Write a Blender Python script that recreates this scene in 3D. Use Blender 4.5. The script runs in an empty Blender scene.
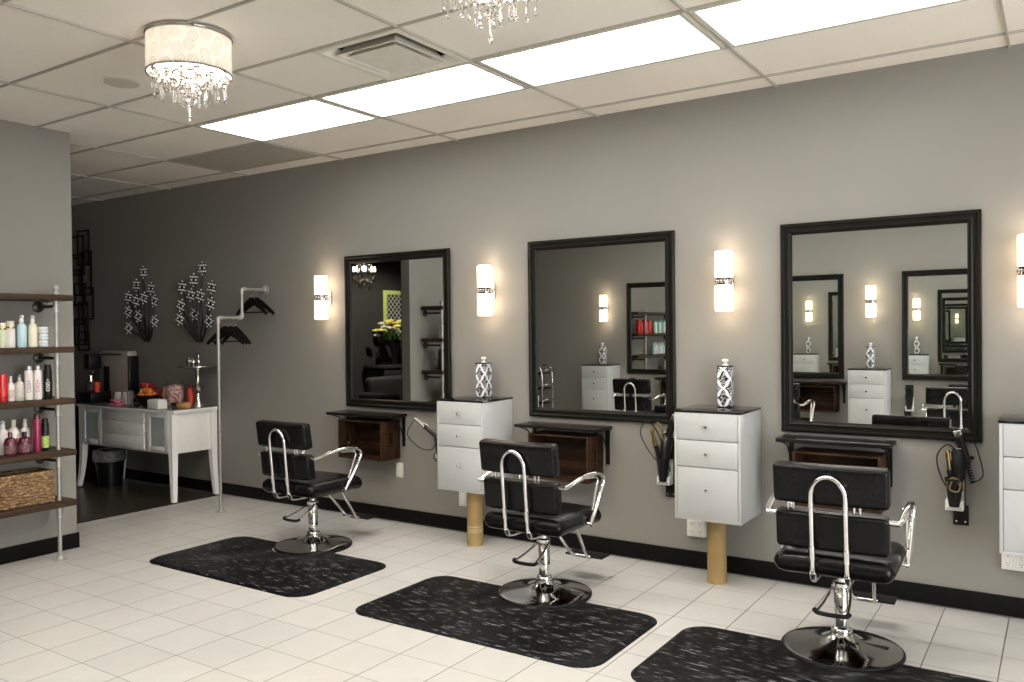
import bpy, bmesh, math, random
from math import sin, cos, pi, sqrt, radians as R
from mathutils import Vector, Matrix, Euler

# ------------------------------------------------------------------ scene, camera, exposure
S = bpy.context.scene
COL = S.collection
S.view_settings.view_transform = 'Standard'
S.view_settings.look = 'None'
S.view_settings.exposure = 0.14
S.view_settings.gamma = 1.0
S.view_settings.use_curve_mapping = False
S.cycles.max_bounces = 12
S.cycles.diffuse_bounces = 5
S.cycles.glossy_bounces = 9
S.cycles.transmission_bounces = 8
S.cycles.transparent_max_bounces = 12
S.cycles.sample_clamp_indirect = 6.0
S.cycles.caustics_reflective = False
S.cycles.caustics_refractive = False
S.cycles.use_denoising = True

cam_data = bpy.data.cameras.new('camera')
cam_data.sensor_width = 36.0
cam_data.sensor_fit = 'HORIZONTAL'
cam_data.lens = 830.2 * 36.0 / 1024.0
cam_data.clip_start = 0.02
cam = bpy.data.objects.new('camera', cam_data)
COL.objects.link(cam)
YAW, PIT, ROL = 0.5861, -0.0131, -0.0107
fv = Vector((-sin(YAW) * cos(PIT), cos(YAW) * cos(PIT), sin(PIT)))
rv0 = Vector((cos(YAW), sin(YAW), 0))
uv0 = rv0.cross(fv)
rv = rv0 * cos(ROL) + uv0 * sin(ROL)
uv = rv.cross(fv)
M = Matrix((rv, uv, -fv)).transposed().to_4x4()
M.translation = Vector((0, -5.131, 1.561))
cam.matrix_world = M
S.camera = cam

world = bpy.data.worlds.new('world')
S.world = world
world.use_nodes = True
world.node_tree.nodes['Background'].inputs[0].default_value = (0.96, 0.98, 1.0, 1)
world.node_tree.nodes['Background'].inputs[1].default_value = 12.0      # daylight, enters through the shop window at the right end

PANEL_E = 8.2       # fluorescent panels
SCONCE_E = 8.5      # sconce glass
BULB_E = 30.0

W = 5.55             # room depth
H = 3.026            # ceiling height
XL = -6.04           # partition face
XR = 2.9
XE = -9.5            # end wall of the back room
random.seed(7)

# ------------------------------------------------------------------ materials
class NT:
    def __init__(s, name):
        s.m = bpy.data.materials.new(name); s.m.use_nodes = True
        s.t = s.m.node_tree
        s.b = s.t.nodes['Principled BSDF']
        s.out = s.t.nodes['Material Output']
        s.tc = None
    def n(s, kind, **kw):
        nd = s.t.nodes.new(kind)
        for k, v in kw.items(): setattr(nd, k, v)
        return nd
    def link(s, a, b): s.t.links.new(a, b)
    def obj(s):
        if not s.tc: s.tc = s.n('ShaderNodeTexCoord')
        return s.tc.outputs['Object']
    def gen(s):
        g = s.n('ShaderNodeNewGeometry'); return g.outputs['Position']
    def math(s, op, a, b=None, c=None):
        nd = s.n('ShaderNodeMath', operation=op)
        for i, v in enumerate((a, b, c)):
            if v is None: continue
            if isinstance(v, (int, float)): nd.inputs[i].default_value = v
            else: s.link(v, nd.inputs[i])
        return nd.outputs[0]
    def sep(s, v):
        nd = s.n('ShaderNodeSeparateXYZ'); s.link(v, nd.inputs[0]); return nd.outputs
    def scale(s, v, sc, rot=(0, 0, 0), loc=(0, 0, 0)):
        nd = s.n('ShaderNodeMapping'); s.link(v, nd.inputs[0])
        nd.inputs['Scale'].default_value = sc; nd.inputs['Rotation'].default_value = rot; nd.inputs['Location'].default_value = loc
        return nd.outputs[0]
    def noise(s, v, scale=10, detail=4, rough=.55, dist=0):
        nd = s.n('ShaderNodeTexNoise'); s.link(v, nd.inputs['Vector'])
        nd.inputs['Scale'].default_value = scale; nd.inputs['Detail'].default_value = detail
        nd.inputs['Roughness'].default_value = rough; nd.inputs['Distortion'].default_value = dist
        return nd.outputs['Fac']
    def ramp(s, f, stops):
        nd = s.n('ShaderNodeValToRGB'); s.link(f, nd.inputs[0])
        el = nd.color_ramp.elements
        while len(el) < len(stops): el.new(.5)
        for e, (p, c) in zip(el, stops):
            e.position = p; e.color = (*c, 1)
        return nd.outputs[0]
    def mix(s, f, a, b):
        nd = s.n('ShaderNodeMix', data_type='RGBA')
        if isinstance(f, (int, float)): nd.inputs[0].default_value = f
        else: s.link(f, nd.inputs[0])
        for i, v in ((6, a), (7, b)):
            if isinstance(v, tuple): nd.inputs[i].default_value = (*v, 1)
            else: s.link(v, nd.inputs[i])
        return nd.outputs[2]
    def bump(s, h, strength=.2, dist=.01):
        nd = s.n('ShaderNodeBump'); s.link(h, nd.inputs['Height'])
        nd.inputs['Strength'].default_value = strength; nd.inputs['Distance'].default_value = dist
        s.link(nd.outputs[0], s.b.inputs['Normal'])
    def set(s, **kw):
        for k, v in kw.items():
            i = s.b.inputs[k]
            if isinstance(v, tuple): i.default_value = (*v, 1)
            elif isinstance(v, (int, float)): i.default_value = v
            else: s.link(v, i)
        return s

MAT = {}
def simple(name, col, rough=.5, metal=0., var=.06, scale=12, bump=0., spec=.5, coat=0., **kw):
    t = NT(name)
    f = t.noise(t.obj(), scale)
    lo = tuple(max(0, c * (1 - var)) for c in col); hi = tuple(min(1, c * (1 + var)) for c in col)
    t.set(**{'Base Color': t.ramp(f, [(.3, lo), (.7, hi)]), 'Roughness': rough, 'Metallic': metal,
             'Specular IOR Level': spec, 'Coat Weight': coat})
    if bump: t.bump(t.noise(t.obj(), scale * 6), bump, .004)
    for k, v in kw.items(): t.set(**{k: v})
    MAT[name] = t.m
    return t.m

def emis(name, col, e, base=(.9, .9, .9)):
    t = NT(name)
    f = t.noise(t.obj(), 3)
    c = t.ramp(f, [(.2, tuple(x * .98 for x in col)), (.8, col)])
    t.set(**{'Base Color': base, 'Roughness': .4, 'Emission Color': c, 'Emission Strength': e})
    MAT[name] = t.m

simple('white_lacquer', (.48, .49, .485), .28, var=.015)
simple('white_paint', (.86, .85, .82), .45, var=.03)
simple('white_plastic', (.78, .77, .74), .4, var=.02)
simple('ivory_plastic', (.74, .72, .66), .4, var=.02)
simple('black_glass', (.006, .006, .006), .06, var=.1)
simple('black_frame', (.007, .007, .005), .36, var=.15, scale=30, spec=.14)
simple('black_metal', (.006, .006, .006), .4, var=.1, spec=.25)
simple('black_plastic', (.006, .006, .0065), .3, var=.1, spec=.3)
simple('black_rubber', (.006, .006, .006), .5, var=.1, spec=.2)
simple('chrome', (.78, .77, .75), .07, 1.0, var=.02)
simple('dark_chrome', (.42, .41, .40), .10, 1.0, var=.03)
simple('silver', (.62, .60, .56), .22, 1.0, var=.05)
simple('galvanized', (.36, .35, .32), .42, .5, var=.10, scale=40)
simple('tin_fitting', (.44, .43, .39), .42, .4, var=.10, scale=40)
simple('baseboard_black', (.004, .004, .004), .55, var=.1, spec=.12)
simple('tbar', (.42, .395, .34), .5, var=.04)
simple('fixture_frame', (.58, .57, .51), .45, var=.03)
simple('vent_metal', (.76, .72, .63), .5, var=.05)
simple('vent_dark', (.02, .02, .02), .8)
simple('speaker_grille', (.60, .56, .49), .7, var=.04, scale=150)
simple('tan_cord', (.20, .14, .055), .4, var=.2)
simple('iron_pipe', (.05, .046, .042), .4, .6, var=.1)
simple('gold', (.38, .27, .12), .25, 1.0)
simple('pink_can', (.25, .025, .075), .3, .3, var=.05)
simple('maroon', (.075, .003, .013), .15, var=.1, coat=.5)
simple('maroon_label', (.14, .055, .065), .5, var=.95, scale=70)
simple('red_gloss', (.50, .012, .012), .25, var=.08)
simple('red_orange', (.72, .07, .03), .35, var=.1)
simple('teal', (.10, .42, .38), .35, var=.08)
simple('pale_blue', (.46, .64, .70), .35, var=.05)
simple('blue_white', (.62, .70, .76), .4, var=.12, scale=60)
simple('cream', (.78, .73, .56), .35, var=.04)
simple('pale_green', (.60, .64, .46), .35, var=.05)
simple('pearl', (.75, .71, .68), .35, var=.03)
simple('silver_cap', (.42, .41, .42), .25, .7)
simple('beige_label', (.55, .50, .46), .5, var=.25, scale=90)
simple('lettering_plum', (.12, .05, .09), .5)
simple('lettering_pink', (.45, .05, .17), .5)
simple('lettering_white', (.8, .8, .8), .5)
simple('green_label', (.35, .50, .12), .5, var=.5, scale=80)
simple('pink_paper', (.62, .16, .24), .6, var=.45, scale=50)
simple('orange_fruit', (.75, .20, .03), .45, var=.12, scale=60, bump=.2)
simple('paper', (.78, .76, .72), .7, var=.04)
simple('tan_bread', (.55, .28, .10), .6, var=.2, scale=30)
simple('stone_top', (.20, .19, .16), .18, var=.5, scale=60)
simple('hanger_wood', (.005, .0045, .004), .4, var=.2, spec=.2)
simple('art_metal', (.022, .020, .018), .4, .3)
simple('leaf_green', (.05, .12, .03), .5, var=.3)
simple('petal_yellow', (.80, .72, .16), .5, var=.2, scale=20)
simple('petal_white', (.85, .84, .62), .5, var=.1, scale=20)
simple('green_paint', (.42, .52, .14), .45, var=.05)
simple('black_fabric', (.012, .012, .013), .75, var=.3, scale=40)
simple('carafe_smoke', (.05, .04, .035), .08)
simple('steel_brushed', (.40, .36, .31), .42, .1, var=.08, scale=6)
simple('tube_card', (.36, .245, .095), .5, var=.10, scale=8)
simple('tape', (.55, .43, .26), .25, var=.05)
simple('bag_plastic', (.20, .20, .20), .4, var=.4, scale=25)

# walls
def wall_mat(name, col):
    t = NT(name)
    f = t.noise(t.gen(), 1.6, 3)
    t.set(**{'Base Color': t.ramp(f, [(.3, tuple(c * .98 for c in col)), (.7, tuple(c * 1.02 for c in col))]), 'Roughness': .55, 'Specular IOR Level': .35})
    t.bump(t.noise(t.gen(), 160, 2), .06, .002)
    MAT[name] = t.m
wall_mat('wall_greige', (.238, .227, .203))
wall_mat('wall_charcoal', (.030, .030, .029))

# floor tile
t = NT('floor_tile')
xyz = t.sep(t.gen())
TX, TY, XF, YF = .3043, .2968, -4.198, -1.812
def linef(v, off, step):
    u = t.math('DIVIDE', t.math('SUBTRACT', v, off), step)
    fr = t.math('FRACT', t.math('ADD', u, 100.0))
    return u, t.math('MULTIPLY', t.math('MINIMUM', fr, t.math('SUBTRACT', 1.0, fr)), step)
ux, dx = linef(xyz[0], XF, TX)
uy, dy = linef(xyz[1], YF, TY)
g = t.math('MINIMUM', t.math('MULTIPLY', dx, 0.8), t.math('MULTIPLY', dy, 1.25))
gf = t.n('ShaderNodeMapRange'); t.link(g, gf.inputs[0]); gf.inputs[1].default_value = .0012; gf.inputs[2].default_value = .0030
cmb = t.n('ShaderNodeCombineXYZ'); t.link(t.math('FLOOR', ux), cmb.inputs[0]); t.link(t.math('FLOOR', uy), cmb.inputs[1])
wn = t.n('ShaderNodeTexWhiteNoise', noise_dimensions='2D'); t.link(cmb.outputs[0], wn.inputs['Vector'])
base = t.ramp(wn.outputs['Value'], [(0, (.525, .515, .490)), (1, (.565, .555, .528))])
mott = t.ramp(t.noise(t.gen(), 9, 5), [(.3, (.95, .95, .95)), (.7, (1, 1, 1))])
mm = t.n('ShaderNodeMix', data_type='RGBA', blend_type='MULTIPLY'); mm.inputs[0].default_value = 1
t.link(base, mm.inputs[6]); t.link(mott, mm.inputs[7])
t.set(**{'Base Color': t.mix(gf.outputs[0], (.12, .108, .095), mm.outputs[2]), 'Roughness': .34, 'Specular IOR Level': .4})
t.bump(gf.outputs[0], .3, .002)
MAT['floor_tile'] = t.m

# dark back-room floor
t = NT('floor_dark')
v = t.scale(t.gen(), (1, 4, 1))
t.set(**{'Base Color': t.ramp(t.noise(v, 2.2, 5), [(.3, (.030, .024, .016)), (.7, (.060, .049, .034))]), 'Roughness': .32})
MAT['floor_dark'] = t.m

# ceiling tile
t = NT('ceiling_tile')
f = t.noise(t.gen(), 3, 3); sp = t.noise(t.gen(), 140, 3)
c1 = t.ramp(f, [(.3, (.89, .835, .745)), (.7, (.92, .865, .775))])
t.set(**{'Base Color': t.mix(t.ramp(sp, [(.30, (1, 1, 1)), (.40, (0, 0, 0))]), c1, (.68, .64, .56)), 'Roughness': .85})
t.bump(sp, .15, .003)
MAT['ceiling_tile'] = t.m
t = NT('return_grille')
v = t.n('ShaderNodeTexVoronoi'); t.link(t.gen(), v.inputs['Vector']); v.inputs['Scale'].default_value = 110
t.set(**{'Base Color': t.ramp(v.outputs['Distance'], [(.22, (.22, .20, .165)), (.42, (.42, .39, .33))]), 'Roughness': .7})
MAT['return_grille'] = t.m

# vinyl upholstery
t = NT('black_vinyl')
vv = t.n('ShaderNodeTexVoronoi'); t.link(t.obj(), vv.inputs['Vector']); vv.inputs['Scale'].default_value = 260
t.set(**{'Base Color': t.ramp(t.noise(t.obj(), 8), [(.3, (.0035, .0035, .0035)), (.7, (.006, .006, .006))]), 'Roughness': .26, 'Specular IOR Level': .18})
t.bump(vv.outputs['Distance'], .08, .002)
MAT['black_vinyl'] = t.m

# anti-fatigue mat, black with white flecks
t = NT('mat_fleck')
a = t.noise(t.scale(t.obj(), (9, 85, 1), (0, 0, .12)), 1.0, 2)
b = t.noise(t.obj(), 14, 2)
ff = t.math('MULTIPLY', t.ramp(a, [(.60, (0, 0, 0)), (.68, (1, 1, 1))]), t.ramp(b, [(.38, (0, 0, 0)), (.48, (1, 1, 1))]))
t.set(**{'Base Color': t.mix(ff, (.0030, .0032, .0040), (.24, .25, .28)), 'Roughness': .40, 'Specular IOR Level': .12})
t.bump(t.noise(t.obj(), 60), .1, .003)
MAT['mat_fleck'] = t.m

# woods
def wood(name, c0, c1, sc, rough=.55):
    t = NT(name); t.set(**{'Specular IOR Level': .2})
    v = t.scale(t.obj(), sc)
    f = t.noise(v, 1, 6, .6, .6)
    k = t.noise(t.obj(), 26, 2)
    c = t.mix(t.ramp(k, [(.66, (0, 0, 0)), (.74, (1, 1, 1))]), t.ramp(f, [(.3, c0), (.7, c1)]), tuple(x * .5 for x in c0))
    t.set(**{'Base Color': c, 'Roughness': rough})
    t.bump(f, .2, .003)
    MAT[name] = t.m
wood('shelf_wood', (.018, .010, .006), (.070, .042, .024), (30, 2.5, 60))
wood('crate_wood', (.008, .0035, .0015), (.048, .020, .007), (4, 30, 30))
wood('crate_wood_end', (.010, .0045, .002), (.056, .024, .009), (30, 30, 5))
wood('dark_laminate', (.004, .0035, .0035), (.010, .008, .007), (3, 30, 10), .30)

t = NT('wicker')
f = t.noise(t.scale(t.obj(), (20, 20, 40)), 2, 4)
t.set(**{'Base Color': t.ramp(f, [(.3, (.060, .030, .012)), (.52, (.20, .115, .05)), (.72, (.46, .31, .15))]), 'Roughness': .65})
MAT['wicker'] = t.m

# mirror silvering
t = NT('mirror_silver')
t.set(**{'Base Color': t.ramp(t.noise(t.obj(), 2), [(.2, (.80, .82, .79)), (.8, (.82, .84, .81))]), 'Metallic': 1.0, 'Roughness': 0.0})
MAT['mirror_silver'] = t.m
# frosted cabinet glass
t = NT('frosted_glass')
t.set(**{'Base Color': t.ramp(t.noise(t.obj(), 18, 3), [(.3, (.36, .41, .41)), (.7, (.46, .51, .50))]), 'Roughness': .3})
MAT['frosted_glass'] = t.m
# clear glass and crystal
def glass(name, col, rough, tr=.55, ior=1.5):
    t = NT(name)
    gl = t.n('ShaderNodeBsdfGlass'); gl.inputs['Roughness'].default_value = rough; gl.inputs['IOR'].default_value = ior
    t.link(t.ramp(t.noise(t.obj(), 4), [(.2, col), (.8, tuple(min(1, c * 1.02) for c in col))]), gl.inputs['Color'])
    tp = t.n('ShaderNodeBsdfTransparent')
    mx = t.n('ShaderNodeMixShader'); mx.inputs[0].default_value = tr
    t.link(gl.outputs[0], mx.inputs[1]); t.link(tp.outputs[0], mx.inputs[2]); t.link(mx.outputs[0], t.out.inputs[0])
    MAT[name] = t.m
glass('clear_glass', (.97, .98, .98), 0.0, .8)
glass('window_glass', (1, 1, 1), 0.0, .95, 1.45)
glass('crystal', (1, .97, .96), 0.0, .15, 1.6)

# damask
t = NT('damask')
xyz = t.sep(t.obj())
u = t.math('ADD', xyz[0], xyz[1]); P = .096; Q = .118
def tri(e):
    fr = t.math('FRACT', t.math('ADD', e, 50.0)); return t.math('ABSOLUTE', t.math('SUBTRACT', fr, .5))
wob = t.math('MULTIPLY', t.math('SINE', t.math('MULTIPLY', xyz[2], 2 * pi / Q * 2)), .05)
ua = t.math('DIVIDE', u, P); va = t.math('ADD', t.math('DIVIDE', xyz[2], Q), wob)
d1 = tri(t.math('ADD', ua, va)); d2 = tri(t.math('SUBTRACT', ua, va))
d = t.math('MINIMUM', d1, d2)
lat = t.math('LESS_THAN', d, .105)
vo = t.n('ShaderNodeTexVoronoi'); t.link(t.obj(), vo.inputs['Vector']); vo.inputs['Scale'].default_value = 120
sp = t.math('MULTIPLY', t.math('LESS_THAN', vo.outputs['Distance'], .42), t.math('GREATER_THAN', d, .13))
c = t.mix(t.math('MAXIMUM', lat, t.math('MULTIPLY', sp, .75)), (.022, .022, .026), (.80, .80, .82))
t.set(**{'Base Color': c, 'Roughness': .18})
MAT['damask'] = t.m

# lattice art (white quatrefoil lines on dark) for the green framed picture
t = NT('lattice_print')
xyz = t.sep(t.obj())
pa = t.math('SINE', t.math('MULTIPLY', t.math('ADD', xyz[1], xyz[2]), 34))
pb = t.math('SINE', t.math('MULTIPLY', t.math('SUBTRACT', xyz[1], xyz[2]), 34))
l = t.math('LESS_THAN', t.math('MINIMUM', t.math('ABSOLUTE', pa), t.math('ABSOLUTE', pb)), .22)
t.set(**{'Base Color': t.mix(l, (.02, .02, .025), (.75, .75, .72)), 'Roughness': .5})
MAT['lattice_print'] = t.m
t = NT('cushion_print')
vo = t.n('ShaderNodeTexVoronoi'); t.link(t.obj(), vo.inputs['Vector']); vo.inputs['Scale'].default_value = 22
t.set(**{'Base Color': t.ramp(vo.outputs['Distance'], [(.2, (.05, .05, .05)), (.4, (.45, .45, .43))]), 'Roughness': .8})
MAT['cushion_print'] = t.m
# candies
t = NT('candy')
vo = t.n('ShaderNodeTexVoronoi'); t.link(t.obj(), vo.inputs['Vector']); vo.inputs['Scale'].default_value = 70
t.set(**{'Base Color': t.ramp(t.sep(vo.outputs['Color'])[0], [(.2, (.55, .10, .10)), (.45, (.75, .55, .5)), (.75, (.8, .72, .68)), (.95, (.5, .2, .2))]), 'Roughness': .35})
t.bump(vo.outputs['Distance'], .6, .01)
MAT['candy'] = t.m

emis('panel_light', (1, .995, .965), PANEL_E)
emis('sconce_glass', (1, .77, .54), SCONCE_E)
emis('bulb', (1, .86, .70), BULB_E)
# chandelier shade: white fabric with swirls, light passes through
t = NT('shade_fabric')
xyz = t.sep(t.obj())
ang = t.math('ARCTAN2', xyz[1], xyz[0])
cv = t.n('ShaderNodeCombineXYZ'); t.link(t.math('MULTIPLY', ang, .2), cv.inputs[0]); t.link(xyz[2], cv.inputs[1])
vo = t.n('ShaderNodeTexVoronoi', voronoi_dimensions='2D'); t.link(cv.outputs[0], vo.inputs['Vector']); vo.inputs['Scale'].default_value = 15
vo.inputs['Randomness'].default_value = .6
ring = t.math('LESS_THAN', t.math('ABSOLUTE', t.math('SUBTRACT', vo.outputs['Distance'], .33)), .035)
ring2 = t.math('LESS_THAN', t.math('ABSOLUTE', t.math('SUBTRACT', vo.outputs['Distance'], .16)), .03)
rr = t.math('MAXIMUM', ring, ring2)
colr = t.mix(rr, (.96, .96, .94), (.76, .72, .67))
df = t.n('ShaderNodeBsdfDiffuse'); tl = t.n('ShaderNodeBsdfTranslucent')
t.link(colr, df.inputs[0]); t.link(colr, tl.inputs[0])
mx = t.n('ShaderNodeMixShader'); mx.inputs[0].default_value = .82
t.link(df.outputs[0], mx.inputs[1]); t.link(tl.outputs[0], mx.inputs[2])
t.link(mx.outputs[0], t.out.inputs[0])
MAT['shade_fabric'] = t.m

# ------------------------------------------------------------------ mesh builder
class B:
    def __init__(s): s.bm = bmesh.new(); s.fl = s.bm.faces.layers.int.new('flat')
    def box(s, c, d, bev=0., seg=2, rot=None, mi=0, deform=None):
        r = bmesh.ops.create_cube(s.bm, size=1.0)
        vs = r['verts']
        bmesh.ops.scale(s.bm, vec=Vector(d), verts=vs)
        fs = set(f for v in vs for f in v.link_faces)
        if bev > 0:
            es = list(set(e for v in vs for e in v.link_edges))
            rr = bmesh.ops.bevel(s.bm, geom=es, offset=min(bev, min(d) * .49), segments=seg, affect='EDGES', profile=.5)
            fs = set(rr['faces']) | set(f for f in fs if f.is_valid)
            vs = list(set(v for f in fs for v in f.verts))
        for f in fs: f.material_index = mi; f[s.fl] = 1
        if rot is not None:
            bmesh.ops.rotate(s.bm, cent=(0, 0, 0), matrix=Euler(rot).to_matrix(), verts=vs)
        bmesh.ops.translate(s.bm, vec=Vector(c), verts=vs)
        return s
    def rbox(s, c, d, r, n=8, rot=None, mi=0, deform=None):
        """soft cushion: rounded box with n cuts per side"""
        hx, hy, hz = (x / 2 for x in d)
        r = min(r, hx, hy, hz)
        def axis(h):
            inner = h - r
            a = [-h + r * (1 - cos(k * pi / 2 / 4)) for k in range(5)]
            m = [(-inner + 2 * inner * k / n) for k in range(1, n)] if inner > 1e-6 else []
            return a + m + [-x for x in reversed(a)]
        ax, ay, az = axis(hx), axis(hy), axis(hz)
        cache = {}
        E = Euler(rot).to_matrix() if rot else None
        def V(p):
            k = tuple(round(x, 6) for x in p)
            if k in cache: return cache[k]
            q = Vector((max(-hx + r, min(hx - r, p[0])), max(-hy + r, min(hy - r, p[1])), max(-hz + r, min(hz - r, p[2]))))
            dd = Vector(p) - q
            P = q + dd.normalized() * r if dd.length > 1e-9 else Vector(p)
            if deform: P = Vector(deform(P))
            if E: P = E @ P
            v = s.bm.verts.new(P + Vector(c)); cache[k] = v
            return v
        def grid(A, Bx, f, flip):
            for i in range(len(A) - 1):
                for j in range(len(Bx) - 1):
                    q = [V(f(A[i], Bx[j])), V(f(A[i + 1], Bx[j])), V(f(A[i + 1], Bx[j + 1])), V(f(A[i], Bx[j + 1]))]
                    if flip: q.reverse()
                    q2 = []
                    for v in q:
                        if v not in q2: q2.append(v)
                    if len(q2) > 2:
                        try: fc = s.bm.faces.new(q2); fc.material_index = mi
                        except ValueError: pass
        grid(ax, ay, lambda a, b: (a, b, hz), False); grid(ax, ay, lambda a, b: (a, b, -hz), True)
        grid(ax, az, lambda a, b: (a, -hy, b), False); grid(ax, az, lambda a, b: (a, hy, b), True)
        grid(ay, az, lambda a, b: (hx, a, b), False); grid(ay, az, lambda a, b: (-hx, a, b), True)
        return s
    def lathe(s, prof, c=(0, 0, 0), seg=24, mi=0, axis='z', sx=1., sy=1.):
        rows = []
        for (r, z) in prof:
            if r < 1e-6:
                rows.append([s.bm.verts.new(s._ax(Vector((0, 0, z)), axis) + Vector(c))])
            else:
                rows.append([s.bm.verts.new(s._ax(Vector((r * cos(2 * pi * k / seg) * sx, r * sin(2 * pi * k / seg) * sy, z)), axis) + Vector(c)) for k in range(seg)])
        for a, b in zip(rows, rows[1:]):
            for k in range(seg):
                q = []
                for v in (a[k % len(a)], a[(k + 1) % len(a)], b[(k + 1) % len(b)], b[k % len(b)]):
                    if v not in q: q.append(v)
                if len(q) > 2:
                    try: s.bm.faces.new(q).material_index = mi
                    except ValueError: pass
        return s
    @staticmethod
    def _ax(v, axis):
        if axis == 'z': return v
        if axis == 'x': return Vector((v.z, v.x, v.y))
        if axis == 'y': return Vector((v.y, v.z, v.x))
        return v
    def tube(s, pts, r, seg=10, closed=False, smooth=0, mi=0, flat=1.0, caps=True):
        P = [Vector(p) for p in pts]; seg = max(8, seg)
        if smooth:
            P = catmull(P, smooth, closed)
        n = len(P)
        rr = r if callable(r) else (lambda u: r)
        tang = []
        for i in range(n):
            a = P[(i - 1) % n] if (closed or i > 0) else P[0]
            b = P[(i + 1) % n] if (closed or i < n - 1) else P[-1]
            tang.append((b - a).normalized())
        up = Vector((0, 0, 1)) if abs(tang[0].z) < .9 else Vector((1, 0, 0))
        nrm = (up - tang[0] * up.dot(tang[0])).normalized()
        rings = []
        for i in range(n):
            nrm = (nrm - tang[i] * nrm.dot(tang[i])).normalized()
            bn = tang[i].cross(nrm)
            q = rr(i / max(1, n - 1))
            rings.append([s.bm.verts.new(P[i] + nrm * (cos(2 * pi * k / seg) * q * flat) + bn * (sin(2 * pi * k / seg) * q)) for k in range(seg)])
        m = n if closed else n - 1
        for i in range(m):
            a, b = rings[i], rings[(i + 1) % n]
            for k in range(seg):
                s.bm.faces.new((a[k], a[(k + 1) % seg], b[(k + 1) % seg], b[k])).material_index = mi
        if caps and not closed:
            s.bm.faces.new(list(reversed(rings[0]))).material_index = mi
            s.bm.faces.new(rings[-1]).material_index = mi
        return s
    def cyl(s, p0, p1, r, r2=None, seg=16, mi=0):
        a, b = Vector(p0), Vector(p1)
        r2 = r if r2 is None else r2
        return s.tube([a, b], lambda u: r + (r2 - r) * u, seg, mi=mi)
    def prism(s, poly, z0, z1, mi=0, f=None):
        f = f or (lambda a, b, c: (a, b, c))
        lo = [s.bm.verts.new(f(x, y, z0)) for x, y in poly]; hi = [s.bm.verts.new(f(x, y, z1)) for x, y in poly]
        n = len(poly)
        s.bm.faces.new(list(reversed(lo))).material_index = mi; s.bm.faces.new(hi).material_index = mi
        for k in range(n): s.bm.faces.new((lo[k], lo[(k + 1) % n], hi[(k + 1) % n], hi[k])).material_index = mi
        return s
    def ball(s, c, r, u=10, v=7, mi=0, sz=1.):
        return s.lathe([(r * sin(pi * k / v), -r * cos(pi * k / v) * sz) for k in range(v + 1)], c, u, mi)
    def quad(s, *ps, mi=0):
        s.bm.faces.new([s.bm.verts.new(p) for p in ps]).material_index = mi; return s
    def mesh(s, name, mats, sharp=.8):
        bmesh.ops.recalc_face_normals(s.bm, faces=s.bm.faces)
        for f in s.bm.faces: f.smooth = not f[s.fl]
        s.bm.faces.layers.int.remove(s.fl)
        me = bpy.data.meshes.new(name); s.bm.to_mesh(me); s.bm.free()
        for m in (mats if isinstance(mats, (list, tuple)) else [mats]): me.materials.append(MAT[m])
        me.set_sharp_from_angle(angle=sharp)
        return me
    def build(s, name, mats, parent=None, loc=(0, 0, 0), sharp=.8, label=None):
        me = s.mesh(name, mats, sharp)
        o = bpy.data.objects.new(name, me); COL.objects.link(o)
        o.location = loc
        if parent is not None: o.parent = parent
        if label: o['label'] = label
        return o

def catmull(P, k, closed=False):
    n = len(P); out = []
    for i in range(n if closed else n - 1):
        p0 = P[(i - 1) % n] if (closed or i > 0) else P[0] * 2 - P[1]
        p1, p2 = P[i], P[(i + 1) % n]
        p3 = P[(i + 2) % n] if (closed or i < n - 2) else P[-1] * 2 - P[-2]
        for j in range(k):
            t_ = j / k
            out.append(.5 * ((2 * p1) + (p2 - p0) * t_ + (2 * p0 - 5 * p1 + 4 * p2 - p3) * t_ ** 2 + (3 * p1 - p0 - 3 * p2 + p3) * t_ ** 3))
    if not closed: out.append(P[-1])
    return out

def thing(name, label, cat, loc=(0, 0, 0), rz=0., group=None):
    o = bpy.data.objects.new(name, None); COL.objects.link(o)
    o.empty_display_size = .05
    o.location = loc; o.rotation_euler = (0, 0, rz)
    o['label'] = label; o['category'] = cat
    if group: o['group'] = group
    return o
def tag(o, label, cat, group=None, kind=None):
    o['label'] = label; o['category'] = cat
    if group: o['group'] = group
    if kind: o['kind'] = kind
    return o
def struct(b, name, mats, label=None):
    o = b.build(name, mats); o['kind'] = 'structure'
    if label: o['label'] = label
    return o
def dup(root, loc, rz=None, label=None, group=None):
    r = root.copy(); COL.objects.link(r); r.location = loc
    if rz is not None: r.rotation_euler = (0, 0, rz)
    if label: r['label'] = label
    if group: r['group'] = group
    for ch in list(root.children):
        c = ch.copy(); COL.objects.link(c); c.parent = r
        for g in list(ch.children):
            d = g.copy(); COL.objects.link(d); d.parent = c
    return r
def text_mesh(name, s, size, mat, parent, loc, rot, ext=.0006):
    cu = bpy.data.curves.new(name, 'FONT'); cu.body = s; cu.size = size; cu.extrude = ext
    cu.align_x = 'CENTER'; cu.align_y = 'CENTER'; cu.resolution_u = 3
    tmp = bpy.data.objects.new('tmp', cu); COL.objects.link(tmp)
    dg = bpy.context.evaluated_depsgraph_get()
    me = bpy.data.meshes.new_from_object(tmp.evaluated_get(dg))
    bpy.data.objects.remove(tmp)
    me.materials.clear(); me.materials.append(MAT[mat])
    o = bpy.data.objects.new(name, me); COL.objects.link(o)
    o.parent = parent; o.location = loc; o.rotation_euler = rot
    return o

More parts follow.
